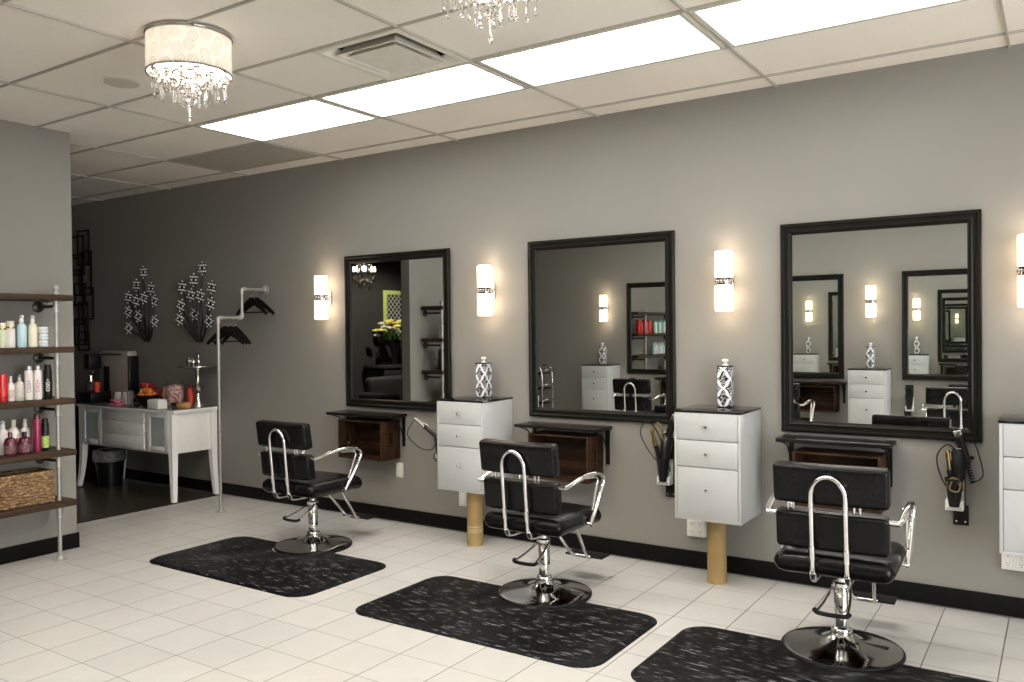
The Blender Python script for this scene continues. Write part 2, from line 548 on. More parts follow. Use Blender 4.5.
# ------------------------------------------------------------------ room shell
struct(B().box(((-6.80 + XR) / 2, -W / 2, -.05), (XR + 6.80, W, .1)), 'floor', 'floor_tile', 'cream square ceramic tile floor')
struct(B().box(((XE - 6.80) / 2, -3.2, -.053), (-6.80 - XE, 6.6, .1)), 'floor_back', 'floor_dark', 'dark brown floor of the back area')
struct(B().box((-6.80, -.93, .001), (.02, 1.84, .006)), 'trim_1', 'black_metal')
HT = H + .04
struct(B().box(((XE + XR) / 2, .05, HT / 2), (XR - XE, .1, HT)), 'wall_back', 'wall_greige', 'long taupe wall carrying the mirrors')
YP, XA = -4.15, -7.2
struct(B().box((XL - .06, (-1.84 + YP) / 2, HT / 2), (.12, -1.84 - YP, HT)), 'wall_left', 'wall_greige', 'taupe partition end behind the product shelves')
struct(B().box(((XA + XR) / 2, -W - .05, HT / 2), (XR - XA, .1, HT)), 'wall_front', 'wall_greige')
struct(B().box((XA - .04, (YP - 6.55) / 2, HT / 2), (.08, YP + 6.55, HT)), 'wall_alcove', 'wall_greige')
struct(B().box(((XA + XL - .12) / 2, YP + .04, HT / 2), (XL - .12 - XA, .08, HT)), 'wall_return', 'wall_greige')
WY0, WY1, WZ0, WZ1 = -5.2, -1.9, .25, 2.45
b = B()
b.box((XR + .05, (-W - .1 + WY0) / 2, HT / 2), (.1, WY0 + W + .1, HT)); b.box((XR + .05, (.1 + WY1) / 2, HT / 2), (.1, .1 - WY1, HT))
b.box((XR + .05, (WY0 + WY1) / 2, WZ0 / 2), (.1, WY1 - WY0, WZ0)); b.box((XR + .05, (WY0 + WY1) / 2, (WZ1 + HT) / 2), (.1, WY1 - WY0, HT - WZ1))
struct(b, 'wall_right', 'wall_greige')
b = B()
for k in range(4): b.box((XR + .05, WY0 + .025 + (WY1 - WY0 - .05) * k / 3, (WZ0 + WZ1) / 2), (.07, .05, WZ1 - WZ0))
for z in (WZ0 + .025, WZ1 - .025): b.box((XR + .05, (WY0 + WY1) / 2, z), (.068, WY1 - WY0, .05))
wf = struct(b, 'window_1', 'black_metal', 'shop window frame at the right end, outside the frame')
o = B().box((XR + .05, (WY0 + WY1) / 2, (WZ0 + WZ1) / 2), (.006, WY1 - WY0 - .06, WZ1 - WZ0 - .06)).build('window_pane', 'window_glass', wf); o['kind'] = 'structure'
pl = bpy.data.lights.new('window_portal', 'AREA'); pl.shape = 'RECTANGLE'; pl.size = WZ1 - WZ0; pl.size_y = WY1 - WY0; pl.cycles.is_portal = True
po = bpy.data.objects.new('window_portal', pl); COL.objects.link(po); po.location = (XR + .08, (WY0 + WY1) / 2, (WZ0 + WZ1) / 2); po.rotation_euler = (0, R(90), 0)
struct(B().box((XE - .05, -3.2, HT / 2), (.1, 6.6, HT)), 'wall_end', 'wall_charcoal')
struct(B().box(((XE + XL) / 2 - .06, -6.5, HT / 2), (XL - XE - .06, .1, HT)), 'wall_side', 'wall_charcoal')
struct(B().box((XL - .126, (-1.842 + YP + .09) / 2, HT / 2), (.01, -1.842 - YP - .09, HT)), 'wall_inner', 'wall_charcoal')
struct(B().box(((XE + XR) / 2, -.0075, .0625), (XR - XE, .015, .105 ), .003), 'baseboard_back', 'baseboard_black')
b = B().box((XL + .006, (-1.84 + YP) / 2, .055), (.012, -1.84 - YP, .11), .002).box((XL - .06, -1.834, .055), (.144, .012, .11), .002)
struct(b, 'baseboard_left', 'baseboard_black')
struct(B().box(((XL + XR) / 2, -W + .006, .055), (XR - XL, .012, .11), .002), 'baseboard_front', 'baseboard_black')

VX, VY, VH = -5.111 + 1.2192 * 1.75, -1.7745, .262
b = B()
for x0, x1, y0, y1 in ((XE - .1, XR + .1, -6.6, VY - VH), (XE - .1, XR + .1, VY + VH, .1), (XE - .1, VX - VH, VY - VH, VY + VH), (VX + VH, XR + .1, VY - VH, VY + VH)):
    b.box(((x0 + x1) / 2, (y0 + y1) / 2, H + .03), (x1 - x0, y1 - y0, .04))
struct(b, 'ceiling', 'ceiling_tile', 'suspended ceiling of speckled off-white tiles')
XC, GY = -5.111, [-.24, -.86, -1.469, -2.08, -2.69, -3.30, -3.91, -4.52, -5.13, -5.74, -6.35]
b = B()
xs = [XC + 1.2192 * k for k in range(-3, 7)]
for y in GY: b.box(((XE + XR) / 2, y, H + .004), (XR - XE, .011, .012))
for x in xs: b.box((x, -3.2, H + .0035), (.011, 6.6, .012))
struct(b, 'trim_2', 'tbar', 'ceiling grid bars')

# ------------------------------------------------------------------ ceiling fixtures
PNAMES = ['square-ended bright ceiling light panel farthest left in the row', 'second bright ceiling light panel from the left, beside the air vent',
          'third bright ceiling light panel from the left, between vent and right corner', 'bright ceiling light panel nearest the right, cut by the photo top']
def ceiling_light(x, y, label, group):
    t_ = thing('ceiling_light', label, 'ceiling light', (x, y, H), 0, group)
    b = B()
    L, D = 1.2192 - .03, .609 - .03
    for sx in (-1, 1): b.box((sx * (L / 2 - .012), 0, 0), (.024, D, .010))
    for sy in (-1, 1): b.box((0, sy * (D / 2 - .006), 0), (L - .048, .012, .010))
    b.build('frame', 'fixture_frame', t_)
    B().box((0, 0, .002), (L - .05, D - .026, .006), .001).build('diffuser', 'panel_light', t_)
for k in range(4):
    ceiling_light(XC + 1.2192 * (k + .5), -1.1645, PNAMES[k], 'ceiling light panels over the stations')
ON = ['farthest left', 'second from the left', 'third from the left', 'nearest the right']
for k in range(4):
    ceiling_light(XC + 1.2192 * (k + .5), -4.215, 'added unseen ceiling light panel over the facing stations, ' + ON[k], 'added unseen ceiling light panels over the facing stations')  # second row is assumed, added because the room needs more light

# air diffuser
t_ = thing('air_vent', 'square ceiling air vent with stepped louvres and dusty edges', 'air vent', (XC + 1.2192 * 1.75, -1.7745, H))
b = B()
def pyr(b, s0, z0, s1, z1):
    for k in range(4):
        a = [(-1, -1), (1, -1), (1, 1), (-1, 1)]
        p, q = a[k], a[(k + 1) % 4]
        b.quad((p[0] * s0, p[1] * s0, z0), (q[0] * s0, q[1] * s0, z0), (q[0] * s1, q[1] * s1, z1), (p[0] * s1, p[1] * s1, z1))
pyr(b, .297, -.004, .262, -.004); pyr(b, .297, -.004, .297, .010); pyr(b, .262, -.004, .225, .035)
b.build('outer_frame', 'vent_metal', t_)
b = B(); pyr(b, .205, -.012, .193, -.012); pyr(b, .205, -.012, .165, .045); pyr(b, .193, -.012, .160, .045)
b.build('louvre', 'vent_metal', t_)
b = B(); b.quad((-.16, -.16, -.014), (.16, -.16, -.014), (.16, .16, -.014), (-.16, .16, -.014)); pyr(b, .16, -.014, .12, .040)
b.build('louvre', 'vent_metal', t_)
b = B()
for k in range(2):
    for sg in (-1, 1): b.box((sg * .265 if k == 0 else 0, 0 if k == 0 else sg * .265, .13), (.006, .53, .2) if k == 0 else (.53, .006, .2))
b.box((0, 0, .232), (.53, .53, .006)); b.build('duct_opening', 'vent_dark', t_)
o = B().lathe([(0, -.003), (.09, -.003), (.097, .0), (.097, .011), (.0, .011)], (0, 0, 0), 36).build('ceiling_speaker', 'speaker_grille', loc=(-4.58, -2.325, H))
tag(o, 'round flush ceiling speaker left of the drum chandelier', 'speaker')
t_ = thing('return_air_grille', 'dark perforated return air panel in the ceiling, left of the light panels', 'air grille', (XC - .6096, -.55, H))
b = B()
for sx in (-1, 1): b.box((sx * .588, 0, 0), (.02, .59, .008))
for sy in (-1, 1): b.box((0, sy * .29, 0), (1.18, .02, .008))
b.build('frame', 'return_grille', t_); B().box((0, 0, .003), (1.16, .565, .004)).build('perforated_panel', 'return_grille', t_)

# chandelier
def drop_mesh(L, bead, nm):
    b = B()
    b.lathe([(0, 0), (.0012, 0), (.0012, -.02), (0, -.02)], (0, 0, 0), 5)
    z = -.02
    b.lathe([(0, z), (bead * .6, z - bead * .35), (bead, z - bead), (bead * .6, z - bead * 1.65), (0, z - bead * 2)], (0, 0, 0), 8)
    z -= bead * 2 + .003
    b.lathe([(0, z), (.0045, z - .004), (.0045, z - L), (.0075, z - L - .004), (.0062, z - L - .012), (0, z - L - .017)], (0, 0, 0), 7)
    return b.mesh(nm, 'crystal', .2)
DR = [drop_mesh(.052, .018, 'crystal_drop'), drop_mesh(.038, .015, 'crystal_drop'), drop_mesh(.062, .020, 'crystal_drop')]
def drum_chandelier(loc, label):
    t_ = thing('chandelier', label, 'chandelier', loc, 0, 'drum chandeliers with crystals')
    B().lathe([(0, .004), (.206, .004), (.206, -.005), (.062, -.006), (.062, -.012), (.05, -.024), (0, -.024)], seg=56).build('ceiling_canopy', 'dark_chrome', t_)
    b = B()
    for k in range(4):
        a = k * pi / 2 + .3
        b.cyl((0, 0, -.024), (.2 * cos(a), .2 * sin(a), -.024), .003, seg=6)
    b.cyl((0, 0, -.02), (0, 0, -.16), .006, seg=8)
    b.lathe([(.168, -.166), (.176, -.166), (.176, -.172), (.168, -.172), (.168, -.166)], seg=40)
    b.lathe([(.085, -.176), (.074, -.176), (.074, -.182), (.085, -.182), (.085, -.176)], seg=30)
    for k in range(4):
        a = k * pi / 2 + .3
        b.cyl((0, 0, -.16), (.172 * cos(a), .172 * sin(a), -.169), .003, seg=6)
    b.build('inner_frame', 'chrome', t_)
    B().lathe([(.200, -.006), (.200, -.187), (.1985, -.187), (.1985, -.006), (.200, -.006)], seg=64).build('drum_shade', 'shade_fabric', t_)
    for z in (-.009, -.185):
        B().lathe([(.203, z + .004), (.203, z - .004), (.197, z - .004), (.197, z + .004), (.203, z + .004)], seg=64).build('rim_band', 'dark_chrome', t_)
    for k in range(4):
        a = k * pi / 2 + .95
        B().lathe([(0, -.055), (.010, -.058), (.016, -.075), (.013, -.095), (.008, -.11), (0, -.11)], (.105 * cos(a), .105 * sin(a), 0), 10).build('bulb', 'bulb', t_)
    n = 0
    for ring, (rad, cnt, z) in enumerate(((.172, 15, -.176), (.135, 11, -.186), (.088, 9, -.200), (.045, 6, -.220))):
        for k in range(cnt):
            a = 2 * pi * (k + .37 * ring) / cnt
            o = bpy.data.objects.new('crystal_drop', DR[(k + ring) % 3]); COL.objects.link(o); o.parent = t_
            o.location = (rad * cos(a), rad * sin(a), z + .02 * ((k * 7) % 3) / 3)
            o.rotation_euler = (0, 0, a)
    b = B(); b.cyl((0, 0, -.16), (0, 0, -.30), .0015, seg=5)
    b.ball((0, 0, -.315), .024, 10, 7); b.lathe([(0, -.34), (.005, -.345), (.005, -.395), (.009, -.402), (.006, -.415), (0, -.424)], seg=8)
    b.build('pendant_crystal', 'crystal', t_, sharp=.2)
    L = bpy.data.lights.new('chandelier_light', 'POINT'); L.energy = 210; L.color = (1, .86, .71); L.shadow_soft_size = .05
    lo = bpy.data.objects.new('chandelier_light', L); COL.objects.link(lo); lo.parent = t_; lo.location = (0, 0, -.07)
    return t_
drum_chandelier((-3.596, -2.571, H), 'white drum shade chandelier with hanging crystals, whole in view at left')
drum_chandelier((-1.74, -2.63, H), 'chandelier cut off by the photo top, only its crystals showing')

# ------------------------------------------------------------------ wall stations
def mirror(name, w, h, label, loc, rz=0., group=None):
    """origin at centre of the back; faces -y"""
    t_ = thing('wall_mirror', label, 'mirror', loc, rz, group)
    fw = .068
    prof = [(0, 0), (0, -.020), (.006, -.026), (.018, -.028), (.024, -.022), (.040, -.020), (.048, -.024), (.060, -.018), (fw, -.008), (fw, 0)]
    b = B()
    cs = [(-1, -1), (1, -1), (1, 1), (-1, 1)]
    rings = []
    for (u_, y_) in prof:
        rings.append([b.bm.verts.new((sx * (w / 2 - u_), y_, sz * (h / 2 - u_))) for sx, sz in cs])
    for i in range(len(prof)):
        a, c = rings[i], rings[(i + 1) % len(prof)]
        for k in range(4): b.bm.faces.new((a[k], a[(k + 1) % 4], c[(k + 1) % 4], c[k]))
    b.build('frame', 'black_frame', t_, sharp=.25)
    x, z = w / 2 - fw + .004, h / 2 - fw + .004
    B().box((0, -.004, 0), (2 * x, .006, 2 * z)).build('mirror_glass', 'mirror_silver', t_)
    return t_
ZM = 1.567; HM = 1.27
mirror('m', 1.135, HM, 'leftmost of the three black framed mirrors, nearest the coat pipe', (-4.531, -.010, ZM), R(-.9), 'black framed station mirrors on the long wall')
mirror('m', 1.13, HM, 'middle black framed mirror, between the two white drawer cabinets', (-2.683, 0, ZM), 0, 'black framed station mirrors on the long wall')
mirror('m', 1.066, HM - .015, 'black framed mirror nearest the right edge, showing mirrors within mirrors', (-.897, 0, 1.556), 0, 'black framed station mirrors on the long wall')

def sconce(label, x, y, rz=0., group='wall sconces on the long wall', z=1.857):
    t_ = thing('wall_sconce', label, 'wall light', (x, y, z), rz, group)
    B().box((0, -.008, 0), (.056, .016, .122), .004).build('back_plate', 'chrome', t_)
    b = B(); b.cyl((0, -.008, 0), (0, -.06, 0), .012, seg=12)
    b.lathe([(.0, -.025), (.049, -.025), (.050, -.019), (.050, .019), (.049, .025), (0, .025)], (0, -.098, 0), 32)
    for k in range(16):
        a = 2 * pi * k / 16
        b.ball((.050 * cos(a), -.098 + .050 * sin(a), 0), .0095, 7, 5)
    b.build('centre_band', 'dark_chrome', t_)
    for sgn in (1, -1):
        B().lathe([(0, sgn * .025), (.053, sgn * .025), (.0545, sgn * .03), (.0545, sgn * .182), (.051, sgn * .186), (.048, sgn * .182), (.048, sgn * .05), (0, sgn * .05)], (0, -.098, 0), 32).build('glass_shade', 'sconce_glass', t_, label='upper frosted glass shade' if sgn > 0 else 'lower frosted glass shade')
    return t_
sconce('lit wall sconce left of the leftmost mirror', -5.302, 0)
sconce('lit wall sconce between the leftmost and middle mirrors', -3.580, 0)
sconce('lit wall sconce between the middle and right mirrors', -1.755, 0, z=1.85)
sconce('lit wall sconce at the right photo edge, half cut off', -.142, 0, z=1.838)

# drawer cabinets
def knob(parent, loc, r=.013):
    b = B(); b.lathe([(0, 0), (r * .45, 0), (r * .45, .010), (r * .95, .014), (r, .019), (r * .7, .024), (0, .025)], (0, 0, 0), 14, axis='y')
    o = b.build('knob', 'chrome', parent, loc); o.scale = (1, -1, 1); return o
def cabinet(label, x, y, zt, rz=0., group='white wall hung drawer cabinets'):
    t_ = thing('drawer_cabinet', label, 'cabinet', (x, y, zt), rz, group)
    w, d, h = .41, .385, .645
    b = B()
    for sx in (-1, 1): b.box((sx * (w / 2 - .008), -d / 2, -.015 - h / 2), (.016, d, h), .0015)
    b.box((0, -d / 2, -h - .015 + .008), (w - .032, d, .016)); b.box((0, -.006, -.015 - h / 2), (w - .032, .012, h - .02))
    b.box((0, -d / 2, -.015 - .008), (w - .032, d, .016))
    b.box((0, -d / 2 + .01, -.015 - h / 2), (w - .034, .3, h - .05))
    b.build('carcass', 'white_lacquer', t_)
    B().box((0, -d / 2, -.0075), (w + .008, d + .006, .015), .002).build('glass_top', 'black_glass', t_)
    z = -.019
    for hh in (.158, .158, .302):
        o = B().box((0, 0, 0), (w - .036, .018, hh), .003).build('drawer', 'white_lacquer', t_, (0, -d + .0065, z - hh / 2))
        knob(o, (0, -.009, .0 if hh < .2 else .02))
        z -= hh + .004
    return t_
cabinet('white wall hung drawer cabinet between the left and middle mirrors', -3.613, 0, 1.065)
cabinet('white wall hung drawer cabinet between the middle and right mirrors', -1.768, 0, 1.068)
cabinet('white wall hung cabinet cut off by the right photo edge', -.060, 0, 1.090)

def post(label, x, y, h):
    t_ = thing('support_post', label, 'post', (x, y, 0), 0, 'tan round support posts under the cabinets')
    B().lathe([(0, 0), (.058, 0), (.058, h), (0, h)], seg=28).build('tube', 'tube_card', t_)
    return t_
p1 = post('tan round post under the left white cabinet, with tape bands near its foot', -3.572, -.262, .404)
b = B()
for z in (.10, .115, .135): b.lathe([(.0585, z), (.0592, z + .001), (.0592, z + .008), (.0585, z + .009)], seg=28)
b.build('tape_band', 'tape', p1)
post('tan round post under the white cabinet between the middle and right mirrors', -1.775, -.205, .407)

def canister(label, x, y, z, rz=0., group='damask canisters on the cabinets'):
    t_ = thing('canister', label, 'canister', (x, y, z), rz, group)
    B().box((0, 0, .128), (.085, .085, .246), .004).build('body', 'damask', t_)
    b = B().box((0, 0, .0025), (.088, .088, .005), .001).box((0, 0, .254), (.090, .090, .008), .002)
    b.build('black_edge', 'black_plastic', t_)
    b = B().lathe([(0, 0), (.020, 0), (.020, .004), (.010, .010), (.010, .018), (.021, .030), (.019, .040), (0, .043)], (0, 0, .258), 18)
    b.build('lid_knob', 'white_plastic', t_)
    return t_
canister('black and white damask canister on the cabinet left of the middle mirror', -3.575, -.13, 1.065, .0)
canister('black and white damask canister on the cabinet left of the right mirror', -1.755, -.085, 1.068, .12)

# ledge shelf, crate, holders
def ledge(label, x, w, z, y=0., rz=0., group='black ledges under the mirrors'):
    t_ = thing('ledge_shelf', label, 'shelf', (x, y, z), rz, group)
    B().box((0, -.11, -.011), (w, .22, .022), .003).build('board', 'dark_laminate', t_)
    for sx in (-1, 1):
        b = B(); xx = sx * (w / 2 - .035)
        b.box((xx, -.004, -.145), (.028, .008, .245)); b.box((xx, -.095, -.026), (.028, .19, .007))
        b.tube([(xx, -.17, -.03), (xx, -.10, -.055), (xx, -.04, -.12), (xx, -.008, -.21)], .005, 6, smooth=5)
        b.build('bracket', 'black_metal', t_)
    return t_
ledge('black wall ledge under the leftmost mirror', -4.785, .70, .893)
ledge('black wall ledge under the middle mirror, behind the second chair', -2.917, .665, .894)
ledge('black wall ledge under the right mirror, behind the nearest chair', -1.10, .62, .910)

def crate(label, x, z, y=0., rz=0., group='wooden crates mounted below the ledges'):
    """opening faces -y"""
    t_ = thing('wooden_crate', label, 'crate', (x, y, z), rz, group)
    w, d, h = .478, .225, .315
    for sx in (-1, 1):
        b = B()
        # end board with hand hole: four strips around an opening
        b.box((sx * (w / 2 - .008), -d / 2, .05 - .0), (.016, d, .10), .002)
        b.box((sx * (w / 2 - .008), -d / 2, h - .05), (.016, d, .10), .002)
        b.box((sx * (w / 2 - .008), -d + .045, h / 2), (.016, .09, h - .19))
        b.box((sx * (w / 2 - .008), -.045, h / 2), (.016, .09, h - .19))
        b.build('end_board', 'crate_wood_end', t_)
    for zz in (.006, h - .006):
        for k in range(3):
            B().box((0, -.037 - .0755 * k, zz), (w - .034, .068, .010), .002).build('slat', 'crate_wood', t_)
    for k in range(3):
        B().box((0, -.008, .055 + .102 * k), (w - .034, .010, .0985), .002).build('back_slat', 'crate_wood', t_)
    return t_
crate('brown wooden crate mounted under the leftmost ledge', -4.752, .525)
crate('brown wooden crate mounted under the middle ledge, behind the second chair', -2.895, .520)
crate('dark wooden crate under the right ledge, mostly hidden by the nearest chair', -1.075, .525)

def plate(label, x, z, w, h, sockets, cat='power outlet'):
    t_ = thing('outlet_box' if sockets else 'wall_plate', label, cat, (x, 0, z))
    dpt = .04 if sockets else .008
    B().box((0, -dpt / 2, 0), (w, dpt, h), .003).build('cover', 'ivory_plastic', t_)
    if sockets:
        for ix in range(sockets):
            for iz in (-1, 1):
                o = B(); cx = (ix - (sockets - 1) / 2) * w / sockets
                o.box((cx, -dpt - .001, iz * h * .22), (.030, .003, .028), .001)
                o = o.build('socket', 'white_plastic', t_)
                s_ = B()
                for q in (-1, 1): s_.box((cx + q * .0065, -dpt - .0028, iz * h * .22 + .004), (.0028, .001, .008))
                s_.box((cx, -dpt - .0028, iz * h * .22 - .007), (.005, .001, .005))
                s_.build('slot', 'black_plastic', o)
    else:
        s_ = B()
        for q in (-1, 1): s_.lathe([(0, 0), (.003, 0), (.003, .0015), (0, .0015)], (0, -dpt - .0015, q * h * .4), 8, axis='y')
        s_.build('screw', 'silver', t_)
    return t_
plate('blank ivory wall plate under the left wooden crate', -4.52, .427, .078, .122, 0, 'wall plate')
plate('blank ivory wall plate behind the left tan post', -3.875, .262, .075, .12, 0, 'wall plate')
plate('ivory outlet box with sockets under the middle cabinet beside its post', -1.975, .275, .12, .118, 2)
plate('ivory outlet box with sockets under the right edge cabinet', -.155, .320, .24, .11, 4)

def plug_cord(b, pts, r=.004, k=8): b.tube(pts, r, 6, smooth=k)
def dryer(label, loc, rot, rz=0.):
    t_ = thing('hair_dryer', label, 'hair dryer', loc, rz); t_.rotation_euler = rot
    B().lathe([(0, -.075), (.030, -.072), (.038, -.05), (.040, 0), (.036, .04), (.030, .07), (.028, .10), (.024, .10), (.024, .06), (0, .05)], seg=20).build('barrel', 'black_plastic', t_)
    B().tube([(.02, 0, -.02), (.07, 0, -.035), (.125, 0, -.045)], lambda u: .018 - .004 * u, 10, smooth=4, flat=.8).build('handle', 'black_plastic', t_)
    B().lathe([(.030, -.076), (.036, -.074), (.036, -.078), (.030, -.079), (.030, -.076)], seg=20).build('intake_grille', 'silver', t_)
    return t_
def iron(label, loc, rot, cord=None, gold=False):
    t_ = thing('curling_iron', label, 'curling iron', loc); t_.rotation_euler = rot
    B().lathe([(0, 0), (.013, .002), (.016, .03), (.014, .11), (.017, .13), (.015, .14), (0, .14)], seg=14).build('handle', 'black_plastic', t_)
    B().lathe([(0, .14), (.011, .14), (.011, .24), (.008, .247), (0, .25)], seg=14).build('barrel', 'gold' if gold else 'dark_chrome', t_)
    B().tube([(.014, 0, .10), (.026, 0, .13), (.015, 0, .16), (.013, 0, .23)], .003, 6, smooth=4).build('clamp', 'silver', t_)
    if cord: B().tube(cord, .0035, 6, smooth=8).build('cord', 'black_rubber', t_)
    return t_
def holder(label, x, z, rz=0., y=0., group='tool holders on the wall'):
    t_ = thing('tool_holder', label, 'tool holder', (x, y, z), rz, group)
    b = B().box((0, -.005, .02), (.085, .010, .30), .002); b.box((.02, -.006, -.165), (.075, .012, .11), .002)
    b.build('back_board', 'black_metal', t_)
    b = B().box((-.006, -.045, -.105), (.088, .07, .055), .003); b.box((-.006, -.013, -.05), (.085, .010, .16), .002)
    b.build('white_bracket', 'white_plastic', t_)
    b = B().lathe([(0, -.115), (.026, -.11), (.034, -.06), (.044, .03), (.052, .042), (.046, .045), (.040, .03), (.030, -.06), (.02, -.10), (0, -.10)], (-.006, -.075, 0), 20)
    b.build('cup', 'black_plastic', t_)
    b = B().lathe([(.03, .13), (.036, .135), (.042, .128), (.036, .12), (.03, .13)], (.006, -.055, 0), 20); b.box((.006, -.01, .127), (.02, .03, .012))
    b.build('ring', 'black_metal', t_)
    b = B()
    for q in (-1, 1): b.lathe([(0, 0), (.005, .0), (.005, .003), (0, .004)], (.02 + q * .022, -.0145, -.20), 10, axis='y')
    for q in (-1, 1): b.lathe([(0, 0), (.005, .0), (.005, .003), (0, .004)], (-.006 + q * .030, -.083, -.12), 10, axis='y')
    b.build('screw', 'silver', t_)
    return t_
holder('black tool holder on the wall left of the middle cabinet', -2.175, .670)
holder('black tool holder on the wall between right mirror and edge cabinet', -.487, .690)
holder('black tool holder half hidden behind the left white cabinet', -4.035, .70)
iron('gold and black curling iron upright in the holder by the middle cabinet', (-2.195, -.075, .66), (.10, -.22, 0), [(0, 0, 0), (-.05, -.02, .12), (-.075, -.02, .24), (-.02, -.01, .31), (.03, 0, .24), (.05, .01, .06), (.04, .03, -.05)], True)
dryer('black hair dryer stuck in the holder by the middle cabinet', (-2.165, -.062, .80), (2.9, .28, 1.0))
iron('gold tipped black curling iron in the holder by the right mirror', (-.50, -.070, .64), (.05, -.10, 0), [(0, 0, 0), (-.04, -.03, .10), (-.05, -.03, .22), (.01, -.02, .28), (.05, 0, .20), (.05, .01, .02)], True)
dryer('black hair dryer in the holder by the right mirror', (-.475, -.062, .815), (3.0, .15, .8))
iron('black curling iron leaning out beside the left white cabinet', (-4.055, -.09, .735), (.15, -.95, 0), [(0, 0, 0), (-.10, -.02, -.02), (-.16, -.02, .08), (-.14, -.02, .22), (-.02, -.01, .24)])
def clipper(label, loc, rot):
    t_ = thing('hair_clipper', label, 'hair clipper', loc); t_.rotation_euler = rot
    B().rbox((0, 0, 0), (.046, .036, .165), .016, 4).build('body', 'black_plastic', t_)
    B().box((0, .002, .092), (.042, .018, .026), .003).build('blade', 'silver', t_)
    P = [(.012 * cos(k * 1.25), .012 * sin(k * 1.25), -.085 - .0030 * k) for k in range(34)]
    B().tube(P + [(.05, .02, -.16), (.06, .03, -.05), (.055, .03, .06)], .003, 6, smooth=3).build('coiled_cord', 'black_rubber', t_)
clipper('black hair clipper leaning in the top of the holder by the middle cabinet', (-2.135, -.06, .90), (.1, .35, .2))
clipper('black hair clipper in the top of the holder by the right mirror', (-.452, -.06, .89), (.1, -.25, -.2))
for nm, lab, P in (('power_cord', 'tan looped cord over the holder by the middle cabinet', [(-2.20, -.07, .70), (-2.25, -.08, .80), (-2.245, -.085, .90), (-2.215, -.08, .945), (-2.185, -.08, .90), (-2.20, -.085, .80), (-2.235, -.09, .87), (-2.22, -.09, .92), (-2.17, -.09, .84), (-2.16, -.085, .74)]),
                   ('power_cord', 'tan looped cord over the holder by the right mirror', [(-.50, -.10, .66), (-.525, -.10, .70), (-.50, -.115, .74), (-.46, -.11, .72), (-.47, -.115, .67), (-.51, -.12, .68), (-.49, -.115, .73), (-.45, -.10, .68)])):
    tag(B().tube(P, .0045, 8, smooth=8).build(nm, 'tan_cord'), lab, 'cord')
b = B()
b.tube([(-4.02, -.06, .60), (-4.06, -.08, .62), (-4.10, -.08, .58), (-4.07, -.08, .545), (-4.03, -.07, .57), (-4.06, -.085, .60)], .0035, 6, smooth=8)
b.tube([(-4.05, -.07, .66), (-4.02, -.075, .63), (-4.04, -.08, .59), (-4.08, -.08, .56)], .0035, 6, smooth=6)
tag(b.build('power_cord', 'black_rubber'), 'looped black cord hanging beside the left white cabinet', 'cord')

